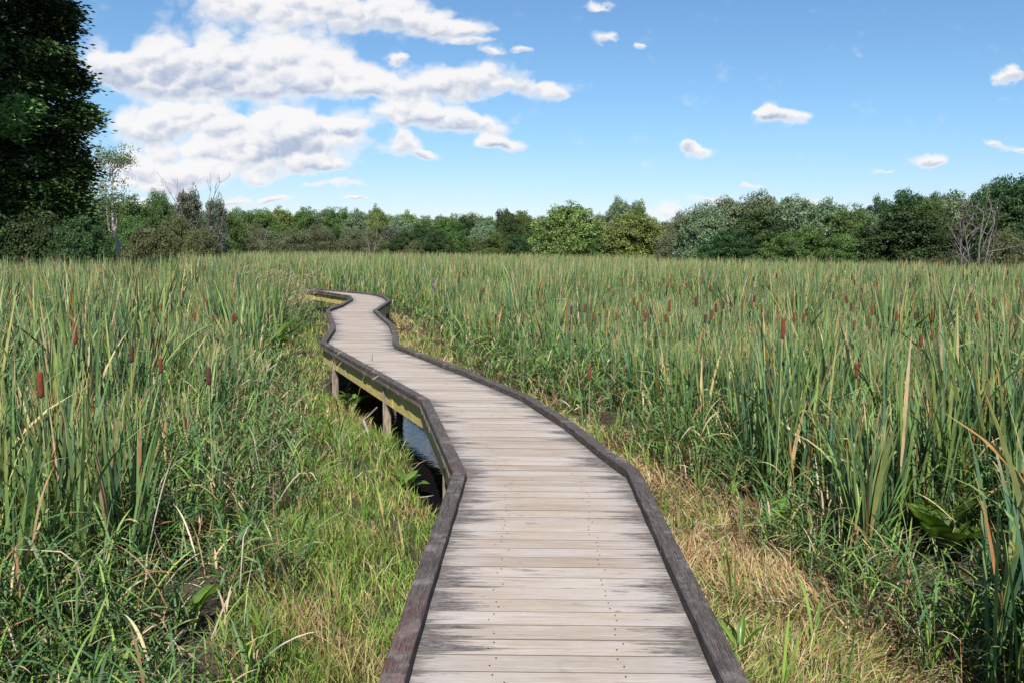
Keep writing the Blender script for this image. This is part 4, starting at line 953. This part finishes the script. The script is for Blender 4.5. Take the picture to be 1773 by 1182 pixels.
# spindly pale-trunked tree on the left
def spindly():
    D = 44.0; b = at(206, 430, D); t = thing('pale_trunked_tree', 'spindly forked tree with pale trunks and a thin high crown on the left', 'tree', (float(b[0]), D, 0), G)
    def P(x, y): p = at(x, y, D); return p - np.array([b[0], 0, 0]) - np.array([0, D, 0])
    mb = MB(); mb.tube([P(206, 438), P(204, 420), P(197, 402), P(195, 370), P(194, 330), P(195, 290)], [0.12, 0.11, 0.085, 0.06, 0.045, 0.02], 8); mb.build('trunk', M_pale, t, True)
    mb = MB(); mb.tube([P(197, 402), P(188, 400), P(186, 370), P(184, 345), P(182, 310)], [0.07, 0.055, 0.045, 0.035, 0.015], 7); mb.tube([P(199, 404), P(202, 385), P(201, 360)], [0.05, 0.03, 0.02], 6)
    for k in range(16): s_ = P(195 - (k % 3) * 3, 318 - k * 2); e = P(195 + rng.uniform(-30, 32), 300 - rng.uniform(0, 36)); e[1] = rng.uniform(-0.8, 0.8); mb.tube([s_, (s_ + e) / 2 + [0, 0, 0.06], e], [0.018, 0.012, 0.005], 4)
    mb.build('limb', M_pale, t, True)
    V = []; cl = []
    spots = [(195 + rng.uniform(-30, 32), 272 + rng.normal(0, 9), 0.20, 48) for _ in range(46)] + [(192 + rng.normal(0, 15), 345 + rng.normal(0, 22), 0.26, 60) for _ in range(42)]
    for (x, y, s_, n) in spots:
        c = P(x, y); c[1] = rng.uniform(-0.9, 0.9); cl.append((c, s_, n))
    pts = np.concatenate([c[None] + rng.normal(0, 1, (n, 3)) * s_ * [1, 1, 0.6] for c, s_, n in cl]); M = len(pts)
    nr = rng.normal(0, 1, (M, 3)) + [0, 0, 0.5]; nr /= np.linalg.norm(nr, axis=1, keepdims=True); a = np.cross(nr, rng.normal(0, 1, (M, 3))); a /= np.linalg.norm(a, axis=1, keepdims=True); bb = np.cross(nr, a); sz = rng.uniform(0.03, 0.06, (M, 1))
    V = np.stack([pts - a * sz, pts + bb * sz * 0.6, pts + a * sz, pts - bb * sz * 0.6], 1).reshape(-1, 3)
    mesh('crown', V, np.arange(M * 4).reshape(-1, 4), M_crown, t, col=np.repeat(tint(M, (0.13, 0.18, 0.075), 0.25), 4, 0))
spindly()

# the great dark tree at the left edge
def great_tree(name, label, cx, cy, h, lobes_fn, seed, leaves=110, clumps=30, mcrown=M_darkcrown, leafsz=0.075, r0=0.35, col=DARK):
    r = np.random.default_rng(seed); t = thing(name, label, 'tree', (cx, cy, 0), G)
    cen, rad = lobes_fn(r); cen = np.array(cen); rad = np.array(rad); L = len(cen)
    d = r.normal(0, 1, (L, clumps, 3)); d /= np.linalg.norm(d, axis=-1, keepdims=True)
    cc = (cen[:, None] + d * rad[:, None, None] * r.uniform(0.6, 1.08, (L, clumps, 1)) * [1, 1, 0.7]).reshape(-1, 3); out = d.reshape(-1, 3); N = len(cc)
    # each clump is a spray of long leaflets drooping from twigs
    M = N * leaves; off = r.normal(0, 1, (M, 3)) * [0.30, 0.30, 0.13]; cp = np.repeat(cc, leaves, 0) + off; cp[:, 2] -= 0.35 * (off[:, 0] ** 2 + off[:, 1] ** 2)
    a = off * [1, 1, 0.2] + r.normal(0, 0.12, (M, 3)) + [0, 0, -0.05]; a /= np.linalg.norm(a, axis=1, keepdims=True)
    nr = np.cross(a, r.normal(0, 1, (M, 3)) * [1, 1, 0.4]); nr /= np.linalg.norm(nr, axis=1, keepdims=True); b = np.cross(nr, a); sz = leafsz * r.uniform(0.7, 1.3, (M, 1))
    V = np.stack([cp - a * sz, cp + b * sz * 0.42, cp + a * sz, cp - b * sz * 0.42], 1).reshape(-1, 3)
    tone = np.repeat(np.repeat(np.exp(r.normal(0.05, 0.55, L)), clumps) * r.uniform(0.7, 1.4, N), leaves)[:, None] * r.uniform(0.8, 1.2, (M, 1)); c = np.array(col)[None] * tone
    mesh('crown', V, np.arange(M * 4).reshape(-1, 4), mcrown, t, col=np.repeat(c, 4, 0))
    mb = MB(); mb.tube([(0, 0, -0.1), (0.1, 0, 2), (-0.1, 0.1, h * 0.5), (0.1, 0, h * 0.85)], [r0, r0 * 0.8, r0 * 0.55, r0 * 0.15], 10); mb.build('trunk', M_bark, t, True)
    mb = MB()
    for c_ in cen[::2]:
        z = max(1.2, c_[2] - r.uniform(0.5, 2.0)); s_ = np.array([0, 0, min(z, h * 0.8)]); mb.tube([s_, (s_ + c_) / 2 + [0, 0, 0.2], c_], [0.10, 0.06, 0.02], 5)
    mb.build('limb', M_bark, t, True); return t
def walnut(r):
    cen = []; rad = []
    D = 33.0
    # right-hand outline of the crown, read from the photograph (px, py)
    for (x, y) in [(110,8),(122,50),(128,95),(138,140),(140,185),(140,225),(142,260),(150,292),(148,325),(150,360),(70,0),(80,60),(85,110),(95,160),(95,210),(98,260),(100,310),(105,350),(30,20),(40,80),(42,140),(48,200),(50,260),(50,320),(40,360),(0,40),(0,110),(5,170),(5,230),(5,290),(0,350),(-50,0),(-50,80),(-50,160),(-50,240),(-55,320),(60,-60),(10,-80),(-60,-90),(90,-50),(-110,40),(-110,150),(-110,260),(150,385),(110,395),(60,390),(20,400),(-40,395),(90,425),(30,430),(140,415)]:
        p = at(x - (34 if x > 60 else 10) + r.normal(0, 4), y + r.normal(0, 6), D); rr = 0.62 if x > 105 else 1.15
        cen.append((p[0] - GX, p[1] - GY + r.uniform(-1.4, 1.4) * (0.6 if x > 105 else 1), p[2])); rad.append(rr * r.uniform(0.85, 1.2))
    return cen, rad
GX, GY = float(at(-30, 400, 33.0)[0]), 33.0
great_tree('walnut_tree', 'great dark tree with drooping feathery leaves filling the left edge', GX, GY, 13, walnut, 21, leaves=70, clumps=44, leafsz=0.105, col=(0.045, 0.080, 0.022))
def shade_tree(r):
    cen = []; rad = []
    for k in range(34):
        a = r.uniform(0, 6.28); q = math.sqrt(r.uniform(0, 1)) * 3.0; cen.append((q * math.cos(a), q * math.sin(a), r.uniform(4, 18))); rad.append(r.uniform(1.1, 1.6))
    return cen, rad
great_tree('walnut_tree', 'unseen tall tree added just outside the left edge to shade the great one', -20.6, 25.4, 18, shade_tree, 22, leaves=26, clumps=30, leafsz=0.14)  # unseen tree, added on the sunward side to keep the great tree in shade
# shrubs under it
for i, (px, tp, w, D, lab) in enumerate([(140, 378, 110, 31.5, 'leafy green shrub at the right foot of the great dark tree'), (60, 372, 130, 31, 'shaded shrub mass under the great dark tree'), (170, 400, 60, 33, 'small shrub between the great dark tree and the pale trunks'), (-10, 385, 130, 30.5, 'dark shrub at the left edge under the great tree'), (110, 400, 90, 30.5, 'low dark shrub in front of the great dark tree')]):
    put('mid1' if i == 2 else 'dark1', px, w, tp, D, lab, G)
print('objects', len(bpy.data.objects), 'verts', sum(len(m.vertices) for m in bpy.data.meshes))
